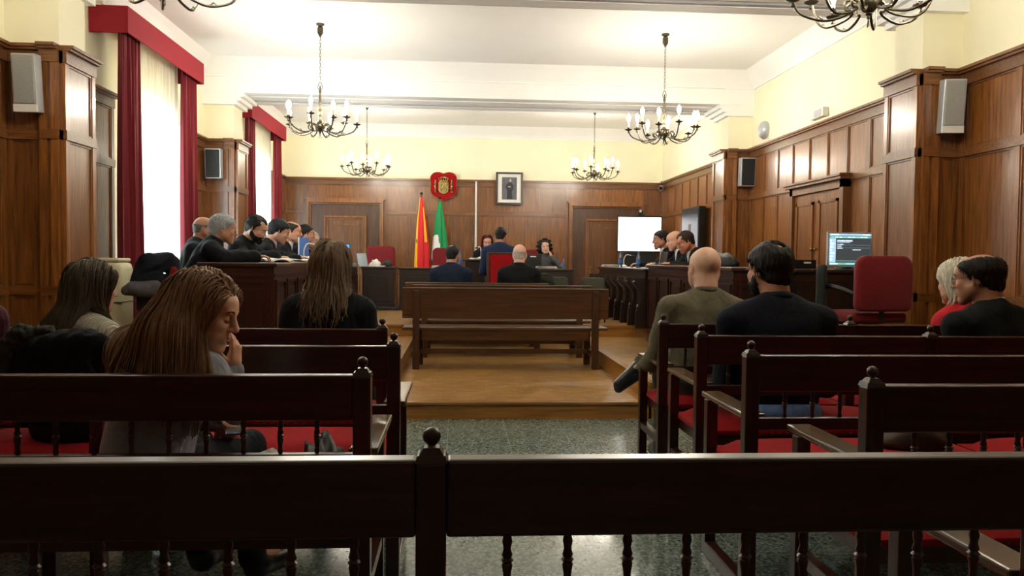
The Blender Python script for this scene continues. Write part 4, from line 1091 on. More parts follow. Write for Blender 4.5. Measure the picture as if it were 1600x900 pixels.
# ---- hand: wrist at origin, fingers along +y, palm facing -z, thumb towards +x (times side)
def hand_prims(curl=.5, side=1, spread=.0, thumb=.5, curls=None):
    P_ = [Ell((0, .045, 0), (.038, .046, .014), k=.012), Cap((0, -.03, 0), (0, .02, 0), .024, .027, .02), Ell((side*.022, .03, -.006), (.018, .03, .014), k=.012)]
    L = [(.027, .072, .088, .0088), (.009, .088, .094, .0092), (-.009, .085, .090, .0088), (-.026, .064, .080, .0078)]
    for i, (x, ln, y0, r_) in enumerate(L):
        c = curls[i] if curls else curl
        p = np.array([x*side, y0-.004, 0.]); a = 0.0; prev = np.array([x*side*.8, .04, 0.]); P_.append(Cap(prev, p, .010, r_+.001, .008))
        sx = side*spread*(x/.027)
        for k, f in enumerate((.46, .30, .24)):
            a -= c*(.75, 1.1, .8)[k]
            q = p+np.array([sx*ln*f, math.cos(a)*ln*f, math.sin(a)*ln*f]); P_.append(Cap(p, q, r_*(1-.08*k), r_*(1-.08*(k+1)), .004)); p = q
    p = np.array([side*.03, .022, -.004])
    for k, (f, an) in enumerate(((.038, 1.0-thumb*.3), (.030, .7-thumb*.5), (.024, .45-thumb*.7))):
        q = p+np.array([side*math.sin(an)*f, math.cos(an)*f, -.006-.01*thumb]); P_.append(Cap(p, q, .0115-.001*k, .0105-.001*k, .005)); p = q
    return P_
def basis(y, zhint):
    y = np.array(y, float); y /= np.linalg.norm(y); z = np.array(zhint, float); z = z-y*(z @ y); z /= np.linalg.norm(z); x = np.cross(y, z); return np.stack([x, y, z], 1)
# ------------------------------------------------------------------ figures
def person(label, loc, yaw=0, lean=.08, side=0, head=(0, 0, 0), skinc='#c08a6c', fem=False, s=1.0, hair=('short', '#1c1613'), beard=None, glasses=None,
           top='#101216', coll=None, shirt=None, trousers='#15161a', legs='sit', arms=None, vb=.014, vh=.0055, hands=True, hcurl=.6, headoff=(0, 0, 0), closed=False, lapel=False, wide=1.0,
           robe=False, knit=False, fine=False, shoes='#0c0c0e', headscale=1.0, tie=None, chest=1.0, haird=None):
    # local frame: +y forward, origin on the seat under the pelvis
    r = thing('person', label, 'person', loc, yaw)
    u = V3(math.sin(side), math.sin(lean)*math.cos(side), math.cos(lean)*math.cos(side)); rt = V3(math.cos(side), 0, -math.sin(side)); fw_ = np.cross(u, rt); fw_ = fw_/np.linalg.norm(fw_)
    Pv = V3(0, 0, .10)*s; Nk = Pv+u*.49*s; Ch = Pv+u*.30*s
    hy, hp, hr = head; Rh = rotz(hy) @ rotx(hp) @ roty(hr)
    Hc = Nk+u*.035*s+V3(*headoff)+Rh @ V3(0, .05, .115)*s*headscale*.95
    shw = (.165 if fem else .185)*wide*s
    SH = [Nk-u*.095*s-rt*shw*sd for sd in (1, -1)]   # left (index 0, -x) and right
    TB = np.stack([rt, fw_, u], 1)
    if arms is None: arms = {}
    A = []
    for i, key in enumerate(('L', 'R')):
        sd = -1 if i == 0 else 1
        e, w = arms.get(key, (V3(sd*.25, .04, .20), V3(sd*.10, .30, .17)))
        A.append((SH[i], np.array(e, float)*s, np.array(w, float)*s))
    # legs
    LG = []
    for i, sd in enumerate((-1, 1)):
        hip = V3(sd*.09, .02, .09)*s
        if legs == 'cross' and i == 1: kn, an, toe = V3(.04, .46, .20), V3(-.27, .42, .15), V3(-.37, .44, .06)
        else: kn = V3(sd*.13, .45, .09); an = V3(sd*.13, .47, -.36); toe = V3(sd*.14, .62, -.40)
        if legs == 'stub': kn = V3(sd*.12, .42, .09); an = V3(sd*.12, .44, -.36); toe = V3(sd*.13, .58, -.40)
        LG.append((hip, kn*s, an*s, toe*s))
    # body: one skin surface (head finer than the rest)
    SCL = s*headscale; hpz = scp(head_prims(fem), SCL)
    HP = [p.xf(Rh, Hc) for p in hpz]
    HP.insert(len(HP), Cap(Nk-u*.05*s, Hc+Rh @ V3(0, -.035, -.06)*s, .055*s*(.85 if fem else 1), .052*s*(.85 if fem else 1), .03))
    parts = [sd_mesh(HP, vh)]
    q = .80; BP = [Ell(Pv+u*.1*s, V3(.15, .11, .18)*s*q, TB, .05), Ell(Ch, V3(.165*wide, .115, .22)*s*q, TB, .05), Cap(SH[0]*.9+SH[1]*.1, SH[1]*.9+SH[0]*.1, .05*s, k=.05), Cap(Nk-u*.08*s, Nk, .06*s*.8, k=.04)]
    for (a, e, w) in A: BP += [Cap(a, e, .042*s, .034*s, .03), Cap(e, w, .034*s, .025*s, .02)]
    for hip, kn, an, toe in LG: BP += [Cap(hip, kn, .075*s, .05*s, .04), Cap(kn, an, .05*s, .034*s, .03), Cap(an, toe, .034*s, .026*s, .02)]
    parts.append(sd_mesh(BP, vb))
    if hands:
        for i, (a, e, w) in enumerate(A):
            sd = -1 if i == 0 else 1
            key = 'LR'[i]; spec = arms.get('h'+key)
            if spec: hd, pz, cu, th = spec
            else: hd = (w-e); pz = V3(0, 0, 1); cu = hcurl; th = .5
            Bm = basis(hd, pz); pr = hand_prims(cu if not hasattr(cu, '__len__') else .5, -sd, thumb=th, curls=cu if hasattr(cu, '__len__') else None)
            fs_ = (.9 if fem else 1.0)*s
            pr = [Cap(p.a*fs_, p.b*fs_, p.ra*fs_, p.rb*fs_, p.k, p.op) if isinstance(p, Cap) else Ell(p.c*fs_, p.r*fs_, p.R, p.k, p.op) for p in pr]
            parts.append(sd_mesh([p.xf(Bm, w) for p in pr], .0035 if fine else .005))
    body = mesh_obj('body', parts, skin(skinc), r)
    eye_parts(r, Rh, Hc, closed, s*headscale, brow=hair[1] if hair else '#6b5548', fem=fem, fine=fine) if (fine or beard or glasses or haird == 'face') else None
    # hair
    if hair and hair[0] not in ('none', 'custom'):
        hh = scp(hair_prims(hair[0], hair[2] if len(hair) > 2 else .009), SCL)
        mesh_obj('hair', [sd_mesh([p.xf(Rh, Hc) for p in hh], vh*.9, nzz(90, .0022, 3))], hairmat(hair[1]), r)
    if beard:
        bp = [Cap(p.a, p.b, p.ra+.0035, p.rb+.0035, p.k, p.op) if isinstance(p, Cap) else Ell(p.c, p.r+.0035, p.R, p.k, p.op) for p in head_prims(False)[:12]]
        bp.append(Cut(lambda L: np.maximum(np.maximum(L[..., 2]-np.interp(L[..., 1], [-.012, .015, .04, .075, .1], [.004, -.022, -.046, -.052, -.040]), -L[..., 1]-.012), L[..., 2]-.02)))
        bp.append(Ell((0, .098, -.062), (.020, .02, .007), k=.004, op='s'))
        mesh_obj('beard', [sd_mesh([p.xf(Rh, Hc) for p in scp(bp, SCL)], .004, nzz(110, .0018, 5))], hairmat(beard), r)
    if glasses:
        g = MB(); W = lambda p: tuple(Rh @ (np.array(p)*s*headscale)+Hc)
        for s_ in (-1, 1):
            g.tube([W((s_*.032+.021*math.cos(a)*1.05, .101-.004*math.cos(a)*s_, .001+.016*math.sin(a))) for a in np.linspace(0, 2*PI, 17)], .0014*s, 5)
            g.tube([W((s_*.054, .095, .006)), W((s_*.078, .02, .010)), W((s_*.080, -.015, .0))], .0014*s, 5)
        g.tube([W((-.011, .105, .004)), W((0, .108, .006)), W((.011, .105, .004))], .0014*s, 5)
        go = g.build('glasses', cmat('glframe', glasses, .3), r)
    # clothing
    GP = [Ell(Pv+u*.08*s, V3(.165*wide, .13*chest, .19)*s, TB, .06), Ell(Ch, V3(.18*wide, .128*chest, .235)*s, TB, .06), Cap(SH[0]*.93+SH[1]*.07, SH[1]*.93+SH[0]*.07, .068*s, k=.06), Ell(Nk-u*.03*s-fw_*.015, V3(.08, .07, .05)*s, TB, .04)]
    GP += [Cap(Nk-u*.005*s-fw_*.01, SH[i]+u*.02*s, .052*s, .052*s, .05) for i in (0, 1)]
    up, lo = (.062, .050) if not robe else (.078, .072)
    for (a, e, w) in A:
        w2 = w-(w-e)/np.linalg.norm(w-e)*.015
        GP += [Cap(a, e, up*s, lo*s, .04), Cap(e, w2, lo*s*.96, (.037 if not robe else .07)*s, .03)]
    if robe: GP += [Ell(V3(0, .0, .02)*s, V3(.24, .2, .2)*s, None, .08)]
    GP.append(Cap(Nk+u*.035*s-V3(0, 0, 0), Hc+Rh @ V3(0, -.03, -.055)*s, .047*s*(.85 if fem else 1), .05*s, k=.01, op='s')) if not fine else None
    if shirt: GP.append(Cap(Nk+u*.03*s+fw_*.10*s, Ch+fw_*.155*s-u*.04*s, .042*s, .006*s, .006, 's'))
    wr = nzz(22, .0045, int(abs(loc[0]*100)) % 50)
    mesh_obj('robe' if robe else ('sweater' if knit or fem else 'jacket'), [sd_mesh(GP, vb*.72, wr)], cloth(top, knit=knit), r)
    if shirt:
        cs = [Ell(Nk+u*.045*s+fw_*.004, V3(.064, .066, .026)*s, TB, .01), Cap(Hc+Rh @ V3(0, -.02, -.04)*s, Nk+u*.09*s, .043*s, .046*s, .006, 's'), Cap(Nk+u*.01*s+fw_*.03*s, Ch+fw_*.088*s, .056*s, .035*s, .03)]
        mesh_obj('shirt_collar', [sd_mesh(cs, .005)], cloth(shirt), r)
        if tie: mesh_obj('necktie', [sd_mesh([Cap(Nk+u*.02*s+fw_*.082*s, Nk-u*.02*s+fw_*.088*s, .014*s, .011*s, .01), Cap(Nk-u*.02*s+fw_*.09*s, Ch+fw_*.122*s, .010*s, .02*s, .01)], .004)], cloth(tie), r)
    elif coll:
        mesh_obj('collar', [sd_mesh([Ell(Nk+u*.03*s-fw_*.006*s, V3(.074, .072, .032)*s, TB, .02), Ell(Nk+u*.085*s+fw_*.004*s, V3(.062, .062, .045)*s, TB, .008, 's')], .007)], cloth(coll), r)
    if legs:
        TP = [Ell(Pv-V3(0, 0, .01)*s, V3(.175*wide, .15, .105)*s, None, .05)]
        for hip, kn, an, toe in LG: TP += [Cap(hip, kn, .092*s, .066*s, .05), Cap(kn, an, .064*s, .052*s, .03)]
        mesh_obj('trousers', [sd_mesh(TP, vb, wr)], cloth(trousers), r)
        for hip, kn, an, toe in LG:
            d = toe-an; d = d/np.linalg.norm(d)
            mesh_obj('shoe', [sd_mesh([Cap(an+V3(0, 0, -.01), an+V3(0, 0, -.035)*s+d*.03, .048*s, .046*s, .03), Cap(an+d*.03+V3(0, 0, -.04*s if legs != 'cross' else -.01), toe+d*.05+V3(0, 0, -.012), .047*s, .036*s, .03), Cap(an+d*.0+V3(0, 0, -.055*s), toe+d*.055+V3(0, 0, -.034*s), .030*s, .028*s, .012)], .007)], cmat('shoe', shoes, .35), r)
    r['_Hc'] = list(map(float, Hc)); dat = dict(SCL=SCL, Rh=Rh, Hc=Hc, Nk=Nk, GP=GP, HP=HP, root=r, A=A, SH=SH, TB=TB, s=s); del r['_Hc']
    return dat

def ribbons(name, roots, dirs, D, mat, steps=34, step=.016, r0=.0052, off=.006, grav=.9, wav=.004, sd=1, zmin=-9, lenvar=.25, extra=None, fl=.45, cling=10, guard=(), axis=None):
    # locks: start at roots, follow dirs, fall under gravity and slide over the head, hair mass and clothes
    prims = [p for p in D['HP'] if p.op == 'u'][:4]+[p for p in D['GP'] if p.op == 'u']+(extra or [])
    r_ = np.random.default_rng(sd); P_ = roots.copy(); V_ = dirs.copy(); n = len(P_); path = [P_.copy()]
    ph = r_.uniform(0, 6, n); am = r_.uniform(.4, 1, n); lay = off*(.4+1.3*r_.random(n))
    for k in range(steps):
        V_ = V_*.72+np.array([0, 0, -1])*.28*grav; V_ /= np.linalg.norm(V_, axis=1)[:, None]
        Q = P_+V_*step
        for _ in range(2):
            e = .003; d0 = sd_eval(prims, Q)
            g = np.stack([sd_eval(prims, Q+np.eye(3)[i]*e)-d0 for i in range(3)], 1)/e; g /= np.linalg.norm(g, axis=1)[:, None]+1e-6
            pen = np.maximum(lay-d0, 0); pull = np.clip(d0-lay, 0, step*.6)*(1 if k < cling else .5)*(d0 < .05)
            Q = Q+g*(pen-pull*.4)[:, None]
            for gd in guard:
                dg = gd.d(Q); gg = np.stack([gd.d(Q+np.eye(3)[i]*e)-dg for i in range(3)], 1)/e; gg /= np.linalg.norm(gg, axis=1)[:, None]+1e-6
                Q = Q+gg*np.clip(.002-dg, 0, .02)[:, None]
        if axis is not None:
            lat = (Q-axis[0]) @ axis[1]; Q = Q-np.outer(np.sign(lat)*np.maximum(np.abs(lat)-axis[2]*(.6+.4*am), 0)*.6, axis[1])
        dv = Q-P_; V_ = dv/(np.linalg.norm(dv, axis=1)[:, None]+1e-9); P_ = Q; path.append(P_.copy())
    path = np.stack(path, 1)
    for _ in range(3): path[:, 1:-1] = path[:, 1:-1]*.5+(path[:, :-2]+path[:, 2:])*.25
    mb = MB()
    for i in range(n):
        L_ = max(3, int(steps*(1-lenvar*r_.random()))); pts = path[i, :L_+1]
        t = np.linspace(0, 1, len(pts)); w = np.stack([np.sin(t*9+ph[i]), np.cos(t*8+ph[i]*1.7), 0*t], 1)*wav*am[i]*t[:, None]
        pts = (pts+w)[::2] if len(pts) > 8 else pts+w
        m_ = len(pts); rr = [r0*(.7+.5*am[i])*(min(1, .2+q/2.5) if q < 3 else 1)*(1-.75*(q/(m_-1))**3) for q in range(m_)]
        mb.tube([tuple(p) for p in pts], rr, 5, flat=fl)
    return mb.build(name, mat, D['root'], smooth=80)
def scalp_roots(D, n, sd=0, ymax=.055, zmin=-.03, vol=.0, part=.0, back=False, sidew=.9):
    r_ = np.random.default_rng(sd); pts = []; dirs = []
    c = np.array((0, -.018, .034)); rr = np.array((.073, .094, .083))+vol; hl = hairline('short')
    while len(pts) < n:
        v = r_.normal(size=3); v /= np.linalg.norm(v); p = c+v*rr
        if p[2] < zmin or hl(p[None])[0] > -.004: continue
        if back: d = np.array([.25*(p[0] > 0)-.12, -1.0 if p[2] > .07 else -.3, 0 if p[2] > .07 else -1.])
        else:
            tp_ = min(1, max(0, (p[2]-.05)/.05)); sx = 1 if p[0] > part else -1
            fr_ = min(1, max(0, (p[1]+.01)/.04)); d = np.array([sx*(sidew*tp_+.25*fr_), -.35-1.3*fr_, -1+tp_*.8+.5*fr_])
        nn = v/rr; nn /= np.linalg.norm(nn); d = d-nn*(d @ nn); d /= np.linalg.norm(d)
        pts.append(p*D['SCL']); dirs.append(d)
    pts = np.array(pts) @ D['Rh'].T+D['Hc']; dirs = np.array(dirs) @ D['Rh'].T
    return pts, dirs
def longhair(D, col, n=420, steps=34, step=.016, vol=.012, sd=1, r0=.0058, part=.0, wav=.004, grav=.9, name='hair', mass=(), drop=.16, wide=.06, lenvar=.25, sidew=.6, wmax=9):
    f = D['SCL']; Rh, Hc = D['Rh'], D['Hc']
    hp = scp([Ell((0, -.020, .036), np.array((.073, .094, .083))+vol*.8, k=.02), Ell((0, -.045, -.03), (.066, .055, .075), k=.03)], f)
    cut = scp([Cut(lambda L: (L[..., 1]-np.interp(L[..., 2], [-.2, -.09, -.03, .03, .055, .08, .2], [-.02, -.01, .004, .018, .046, .1, .3]))*.6, k=.008)], f)[0]
    hp = [p.xf(Rh, Hc) for p in hp]; cut = cut.xf(Rh, Hc)
    bk = Rh @ np.array((0, -1, 0)); bk[2] = 0; bk /= np.linalg.norm(bk)+1e-6; sdv = np.cross(bk, (0, 0, 1.))
    if not len(mass) and drop: mass = [(Hc+bk*.045*f+sdv*q*.03-V3(0, 0, .03), Hc+bk*.07*f+sdv*q*wide*.6-V3(0, 0, drop), .05*f, .042*f) for q in (-1, 0, 1)]
    mp = [Cap(a, b_, ra, rb, k=.05) for a, b_, ra, rb in mass]
    base = mesh_obj(name, [sd_mesh(hp+[cut]+mp, .007, nzz(60, .002))], hairmat(col), D['root'])
    P_, V_ = scalp_roots(D, n, sd, vol=vol*.75, part=part, sidew=sidew)
    guard = [Ell(np.array((0, .085, -.03))*f, np.array((.088, .085, .12))*f, k=.001).xf(Rh, Hc)]
    o = ribbons('hair_locks', P_, V_, D, hairmat(col), steps, step, r0, off=.009, sd=sd, wav=wav, grav=grav, extra=hp+mp, lenvar=lenvar, guard=guard, axis=(Hc, sdv, wmax*f)); o.parent = base
    return base
def crop(D, col, n=520, sd=3, vol=.008, steps=3, r0=.0032, test=None):
    P_, V_ = scalp_roots(D, int(n*1.6), sd, vol=vol*.6, back=True, zmin=-.06)
    if test is not None:
        L = ((P_-D['Hc']) @ D['Rh'])/D['SCL']; k = np.array([test(q) for q in L]); P_, V_ = P_[k], V_[k]
    h = [c for c in D['root'].children if c.name.startswith('hair')]
    o = ribbons('hair_tufts', P_, V_, D, hairmat(col), steps, .014, r0, off=.010, sd=sd, wav=.004, lenvar=.3, cling=9, grav=.5)
    if h: o.parent = h[0]
def wl(loc, yaw, p, s=1.0): return rotz(-yaw) @ (np.array(p, float)-np.array(loc, float))/s

SE = .525     # gallery cushion height
# --- main woman, grey sweater, head turned in profile
lc, yw, sc_ = (-1.045, 2.70, SE-.035), -.35, .94
Q = lambda *p: wl(lc, yw, p, sc_)
Rw = rotz(-yw)
D = person('woman in grey sweater with long brown hair, head turned in profile, hand at her chin', lc, yaw=yw, lean=.08, side=.22, head=(-1.28, -.30, -.05), skinc='#dba588', fem=True, s=sc_, hair=('custom', '#2a1a12'),
           top='#979ba4', closed=True, fine=True, vh=.0032, vb=.009, headscale=1.08, trousers='#22242b', headoff=(.02, .0, -.04),
           arms={'L': (Q(-1.12, 2.90, .72), Q(-.86, 2.93, .70)), 'R': (Q(-.775, 2.84, .76), Q(-.765, 2.77, .925)),
                 'hR': (Rw @ V3(.15, -.10, 1.), Rw @ V3(.9, -.3, -.1), [.30, .7, .9, 1.0], .1), 'hL': (Rw @ V3(.45, .15, -.5), Rw @ V3(.1, -.8, .3), [.45, .5, .55, .6], .5)})
HW = Rw @ V3(0, 0, 0)
toL = lambda *p: rotz(-yw) @ (np.array(p, float)-np.array(lc))
hcw = rotz(yw) @ D['Hc']+np.array(lc); print('main head world', hcw)
hx = hcw[0]
mass = [(toL(hx-.04, 2.68, 1.17), toL(hx-.10, 2.63, 1.04), .075, .085), (toL(hx-.10, 2.63, 1.04), toL(hx-.16, 2.59, .90), .085, .075), (toL(hx-.09, 2.63, 1.05), toL(hx-.12, 2.59, .90), .06, .055), (toL(hx-.10, 2.64, 1.04), toL(hx-.235, 2.61, .88), .06, .05)]
longhair(D, '#86664c', n=1000, steps=30, step=.0155, vol=.014, sd=2, r0=.0062, part=.02, wav=.006, mass=mass, sidew=.35)
# --- other people in the gallery
D = person('woman with long straight hair and cream knitted sweater, seen from behind at far left', (-1.665, 3.52, SE-.045), yaw=-.45, lean=.12, head=(-.25, -.12, 0), skinc='#b8876a', fem=True, s=.94, hair=('custom', '#2a1e14'),
           top='#b9b4a2', knit=True, trousers='#1b1c22', fine=False, vh=.005)
longhair(D, '#4a3d2e', n=620, steps=28, step=.0155, vol=.012, sd=4, r0=.0062, part=.0, wav=.002, drop=.28, sidew=.3, wmax=.10)
D = person('woman with wavy brown hair in a black jacket, seen from behind in the middle', (-.69, 4.27, SE-.005), yaw=-.05, lean=.05, head=(-.1, -.05, 0), skinc='#b8876a', fem=True, s=1.0, hair=('custom', '#3a2818'),
           top='#0d0f15', trousers='#101216', vh=.005, headscale=1.05, wide=1.12)
longhair(D, '#6a5642', n=620, steps=23, step=.0155, vol=.014, sd=5, r0=.0062, part=.01, wav=.015, drop=.22, sidew=.5, wmax=.118)
person('bald man in olive tweed jacket with crossed legs, seen from behind', (1.47, 4.68, SE-.06), yaw=-.06, lean=.10, side=.05, head=(.12, -.05, .06), skinc='#d6aa90', s=1.07, hair=None, top='#625c48', coll='#504a3a', trousers='#4a4a42', legs='cross', headscale=1.10,
       wide=1.12, vb=.011, vh=.005, arms={'L': (V3(-.28, .07, .20), V3(-.29, .31, .15)), 'R': (V3(.28, .08, .2), V3(.12, .32, .17))}, shoes='#1d222a', haird='face')
D = person('man with thick dark hair and beard in a navy sweater, seen from behind', (1.65, 3.99, SE-.10), yaw=.02, lean=.06, head=(.28, -.05, .0), skinc='#b8876a', s=1.13, hair=('crown', '#1a1512', .014), top='#10131f', coll='#10131f', trousers='#6d8cc0', headscale=1.06,
       wide=1.18, vb=.011, vh=.005, beard='#1a1512', glasses='#222222')
crop(D, '#1a1512', n=900, vol=.016, test=lambda q: not (abs(q[0]) < .02 and -.09 < q[1] < -.04 and q[2] > .09))
D = person('balding man with glasses in a black suit at the right edge', (2.85, 4.0, SE-.08), yaw=.15, lean=.12, head=(.55, -.10, .0), skinc='#b07d62', s=1.06, hair=('balding', '#1a1411', .012), top='#0c0e10', shirt='#cfd6e6', tie='#20242e', trousers='#0d0e11', headscale=1.08, wide=1.15, vb=.011, vh=.005, glasses='#1a1a1a')
crop(D, '#1a1411', n=800, vol=.013, test=lambda q: (q[0]/.055)**2+((q[1]-.022)/.125)**2+((q[2]-.125)/.066)**2 > 1.15)
D = person('woman with white bobbed hair and red top near the right edge', (3.17, 4.72, SE-.12), yaw=.2, lean=.06, head=(.1, -.1, 0), skinc='#c39a80', fem=True, s=1.06, hair=('custom', '#c9c6b8'), top='#b01824', trousers='#222222', headscale=1.1, vh=.005)
longhair(D, '#c4bfae', n=480, steps=12, step=.015, vol=.016, sd=6, r0=.0065, wav=.005, drop=.08)
person('person at the left edge of whom only a burgundy sleeve shows', (-2.19, 3.50, SE-.005), yaw=0, lean=.1, head=(0, 0, 0), skinc='#b8876a', s=1.0, hair=('short', '#241c18'), top='#4a1a22', trousers='#15161a', wide=1.05)

# --- lawyers at the left desk (seats on the high platform)
ZS = .45+.45
dk = lambda ex=.34, wx=.50, z=.375: {'L': (V3(-.25, ex*.8, z), V3(-.08, wx, z+.015)), 'R': (V3(.25, ex*.8, z), V3(.08, wx, z+.015))}
D = person('grey haired man with glasses in a black robe leaning on the left desk', (-2.53, 7.70, ZS), yaw=-1.25, lean=.48, head=(.05, -.15, .0), skinc='#b58468', s=1.02, hair=('short', '#8d9090', .014), top='#0b0e14', robe=True, glasses='#b8b8b0', headscale=1.12, vb=.012,
       headoff=(0, -.02, -.03), arms={'L': (V3(-.30, .22, .37), V3(-.10, .47, .40)), 'R': (V3(.30, .30, .375), V3(.26, .56, .395))})
crop(D, '#8d9090', n=420, vol=.012, r0=.0042)
person('man whose greying head shows just behind the grey haired man in glasses', (-2.74, 8.20, ZS-.03), yaw=-1.35, lean=.25, head=(0, -.1, 0), skinc='#b58468', s=1.0, hair=('ring', '#5f5f5c', .010), top='#14161b', robe=True, vb=.018, haird='face')
D = person('dark bearded man in a black robe reading papers with his head bowed', (-2.41, 8.66, ZS), yaw=-1.7, lean=.34, head=(-.12, -.42, .0), skinc='#c0917a', s=1.02, hair=('receding', '#15110f', .010), beard='#15110f', top='#0b0d12', robe=True, headscale=1.12, vb=.013, arms=dk(), vh=.0045, shirt='#2b3138')
crop(D, '#15110f', n=420, vol=.012, r0=.0042, test=lambda q: q[1] < .03 or abs(q[0]) < .02)
D = person('man with thick black hair and grey sideburns bowing over the left desk', (-2.37, 9.42, ZS), yaw=-1.4, lean=.36, head=(.06, -.38, 0), skinc='#b88a74', s=1.02, hair=('short', '#131418', .014), top='#0e1014', shirt='#cfd3da', tie='#5a1420', headscale=1.12, vb=.014, arms=dk(), haird='face')
crop(D, '#131418', n=420, vol=.012, r0=.0042)
person('balding man in a black robe and white collar, fourth along the left desk', (-2.37, 10.34, ZS), yaw=-1.45, lean=.34, head=(-.05, -.1, 0), skinc='#bb8468', s=1.02, hair=('balding', '#1d1714', .010), top='#0b0c10', shirt='#e4e4e2', headscale=1.12, vb=.015, arms=dk(), haird='face')
person('man with short black hair half hidden behind the balding lawyer', (-2.39, 11.45, ZS), yaw=-1.25, lean=.32, head=(.0, -.1, 0), skinc='#b07a60', s=1.03, hair=('short', '#16120f', .010), top='#0b0c10', shirt='#e4e4e2', headscale=1.1, vb=.016, arms=dk(), haird='face')
person('grey haired man with dark glasses facing the gallery at the left desk', (-2.38, 12.2, ZS-.06), yaw=-1.9, lean=.30, head=(-.35, -.1, 0), skinc='#c79a86', s=1.0, hair=('short', '#8f8b80', .010), top='#15171c', glasses='#201a18', headscale=1.12, vb=.016, arms=dk())
person('dark haired person at the far end of the left desk', (-2.42, 13.4, ZS-.10), yaw=-1.8, lean=.25, head=(-.2, -.2, 0), skinc='#b07a60', s=.98, hair=('short', '#1d1512', .014), top='#101216', vb=.018, haird='face')
# --- lawyers at the right desk
person('man with dark hair and glasses in a black robe, farthest at the right desk', (3.16, 11.35, ZS), yaw=1.5, lean=.34, head=(.05, -.12, 0), skinc='#b07a64', s=1.0, hair=('short', '#191412', .010), top='#0b0c10', shirt='#e8e8e6', glasses='#8a8a88', headscale=1.12, vb=.015, arms=dk(.34, .55, .34))
person('bald man in a black robe with clasped hands at the right desk', (3.20, 10.80, ZS-.02), yaw=1.62, lean=.30, head=(.0, -.25, 0), skinc='#cf9d84', s=1.0, hair=None, top='#0b0c10', shirt='#e8e8e6', headscale=1.12, vb=.015, arms=dk(.34, .52, .36), haird='face')
person('man with receding brown hair in a black robe bowing at the right desk', (3.18, 10.08, ZS-.03), yaw=1.65, lean=.36, head=(.05, -.42, 0), skinc='#b5765e', s=1.0, hair=('receding', '#241912', .010), top='#0b0c10', shirt='#e8e8e6', headscale=1.12, vb=.015, arms=dk(.34, .5, .38), haird='face')
# --- in the middle
person('man in navy suit with cropped dark hair sitting left on the far bench', (-.10, 10.50, .58), yaw=-.12, lean=.06, head=(-.25, -.02, 0), skinc='#a8775c', s=1.06, hair=('crown', '#1b1c1e', .005), top='#111a2e', coll='#111a2e', trousers='#111522', headscale=1.05, wide=1.1, vb=.013)
person('bald man in a black jacket sitting right on the far bench', (.80, 10.50, .58), yaw=-.05, lean=.06, head=(-.15, -.02, 0), skinc='#cfa08a', s=1.07, hair=('ring', '#a8a098', .003), top='#08090b', coll='#08090b', trousers='#101114', headscale=1.08, wide=1.1, vb=.013)
person('man in a blue suit on the red chair facing the judges', (.60, 11.60, .92), yaw=0, lean=.10, head=(-.35, -.12, 0), skinc='#a8775c', s=1.0, hair=('short', '#1a1512', .008), top='#1f2b4a', trousers='#1a2038', headscale=1.05, wide=1.1, vb=.013)
D = person('auburn haired woman in a black robe behind the judges desk', (.52, 14.42, ZS), yaw=PI-.1, lean=.2, head=(.1, -.25, 0), skinc='#c2907a', fem=True, s=1.0, hair=('custom', '#4a2018'), top='#0b0b0e', robe=True, vb=.016, arms={'L': (V3(-.25, .1, .25), V3(-.12, .32, .27)), 'R': (V3(.25, .1, .25), V3(.1, .3, .27))}, haird='face')
longhair(D, '#4a2218', n=160, steps=14, step=.016, vol=.012, sd=8, r0=.010, wav=.004, drop=.1)
D = person('woman with big dark curly hair resting her cheek on her hand', (1.56, 14.42, .82), yaw=PI+.1, lean=.12, head=(-.1, -.05, .12), skinc='#c9a08c', fem=True, s=.98, hair=('custom', '#171110'), top='#5a5a5c', vb=.013, haird='face', headscale=1.05, knit=True,
           arms={'R': (V3(.22, .22, .33), V3(.19, .08, .10)), 'L': (V3(-.27, .22, .36), V3(-.09, .16, .56)), 'hL': (V3(.3, 0, 1), V3(-.6, .5, 0), .8, .3), 'hR': (V3(-.6, .6, 0), V3(0, 0, 1), .4, .3)})
def curls_ball(p, D_):
    hp = [Ell((0, -.03, .05), (.125, .10, .10), k=.03), Ell((-.085, -.02, -.03), (.055, .07, .09), k=.03), Ell((.085, -.02, -.03), (.055, .07, .09), k=.03), Ell((0, -.06, -.04), (.1, .06, .1), k=.03), Ell((0, .10, -.02), (.058, .08, .095), k=.01, op='s')]
    return mesh_obj('curly_hair', [sd_mesh([q.xf(D_['Rh'], D_['Hc']) for q in hp], .008, nzz(55, .014, 4))], hairmat('#171110'), D_['root'])
curls_ball(None, D)

# low chairs hidden behind the desks, one under each seated lawyer
def stool(x, y, z=.45, h=.43, first=[None]):
    if first[0] is None:
        r = thing('desk_chair', 'x', 'chair', (x, y, z), 0, 'dark desk chairs')
        MB().box(-.22, .22, -.22, .22, h-.07, h, ch=.02).build('seat', M['leather'], r)
        for a in (-.18, .18):
            for b2 in (-.18, .18): MB().tube([(a, b2, 0), (a, b2, h-.05)], .014, 8).build('leg', M['black'], r)
        first[0] = r; return r
    return dup(first[0], (x, y, z))
for x, y, w in ((-2.53, 7.70, 'under the grey haired robed man'), (-2.74, 8.22, 'under the half hidden greying man'), (-2.41, 8.70, 'under the bearded lawyer'), (-2.37, 9.42, 'under the man with grey sideburns'), (-2.37, 10.34, 'under the balding lawyer at left'),
                (-2.39, 11.45, 'under the half hidden black haired man'), (-2.38, 12.2, 'under the man with dark glasses'), (-2.42, 13.4, 'under the last person at the left desk'), (3.16, 11.35, 'under the farthest man at right'), (3.20, 10.82, 'under the bald lawyer at right'), (3.18, 10.06, 'under the bowing man at right'), (.52, 14.42, 'under the auburn haired judge')):
    stool(x, y)['label'] = 'dark desk chair ' + w

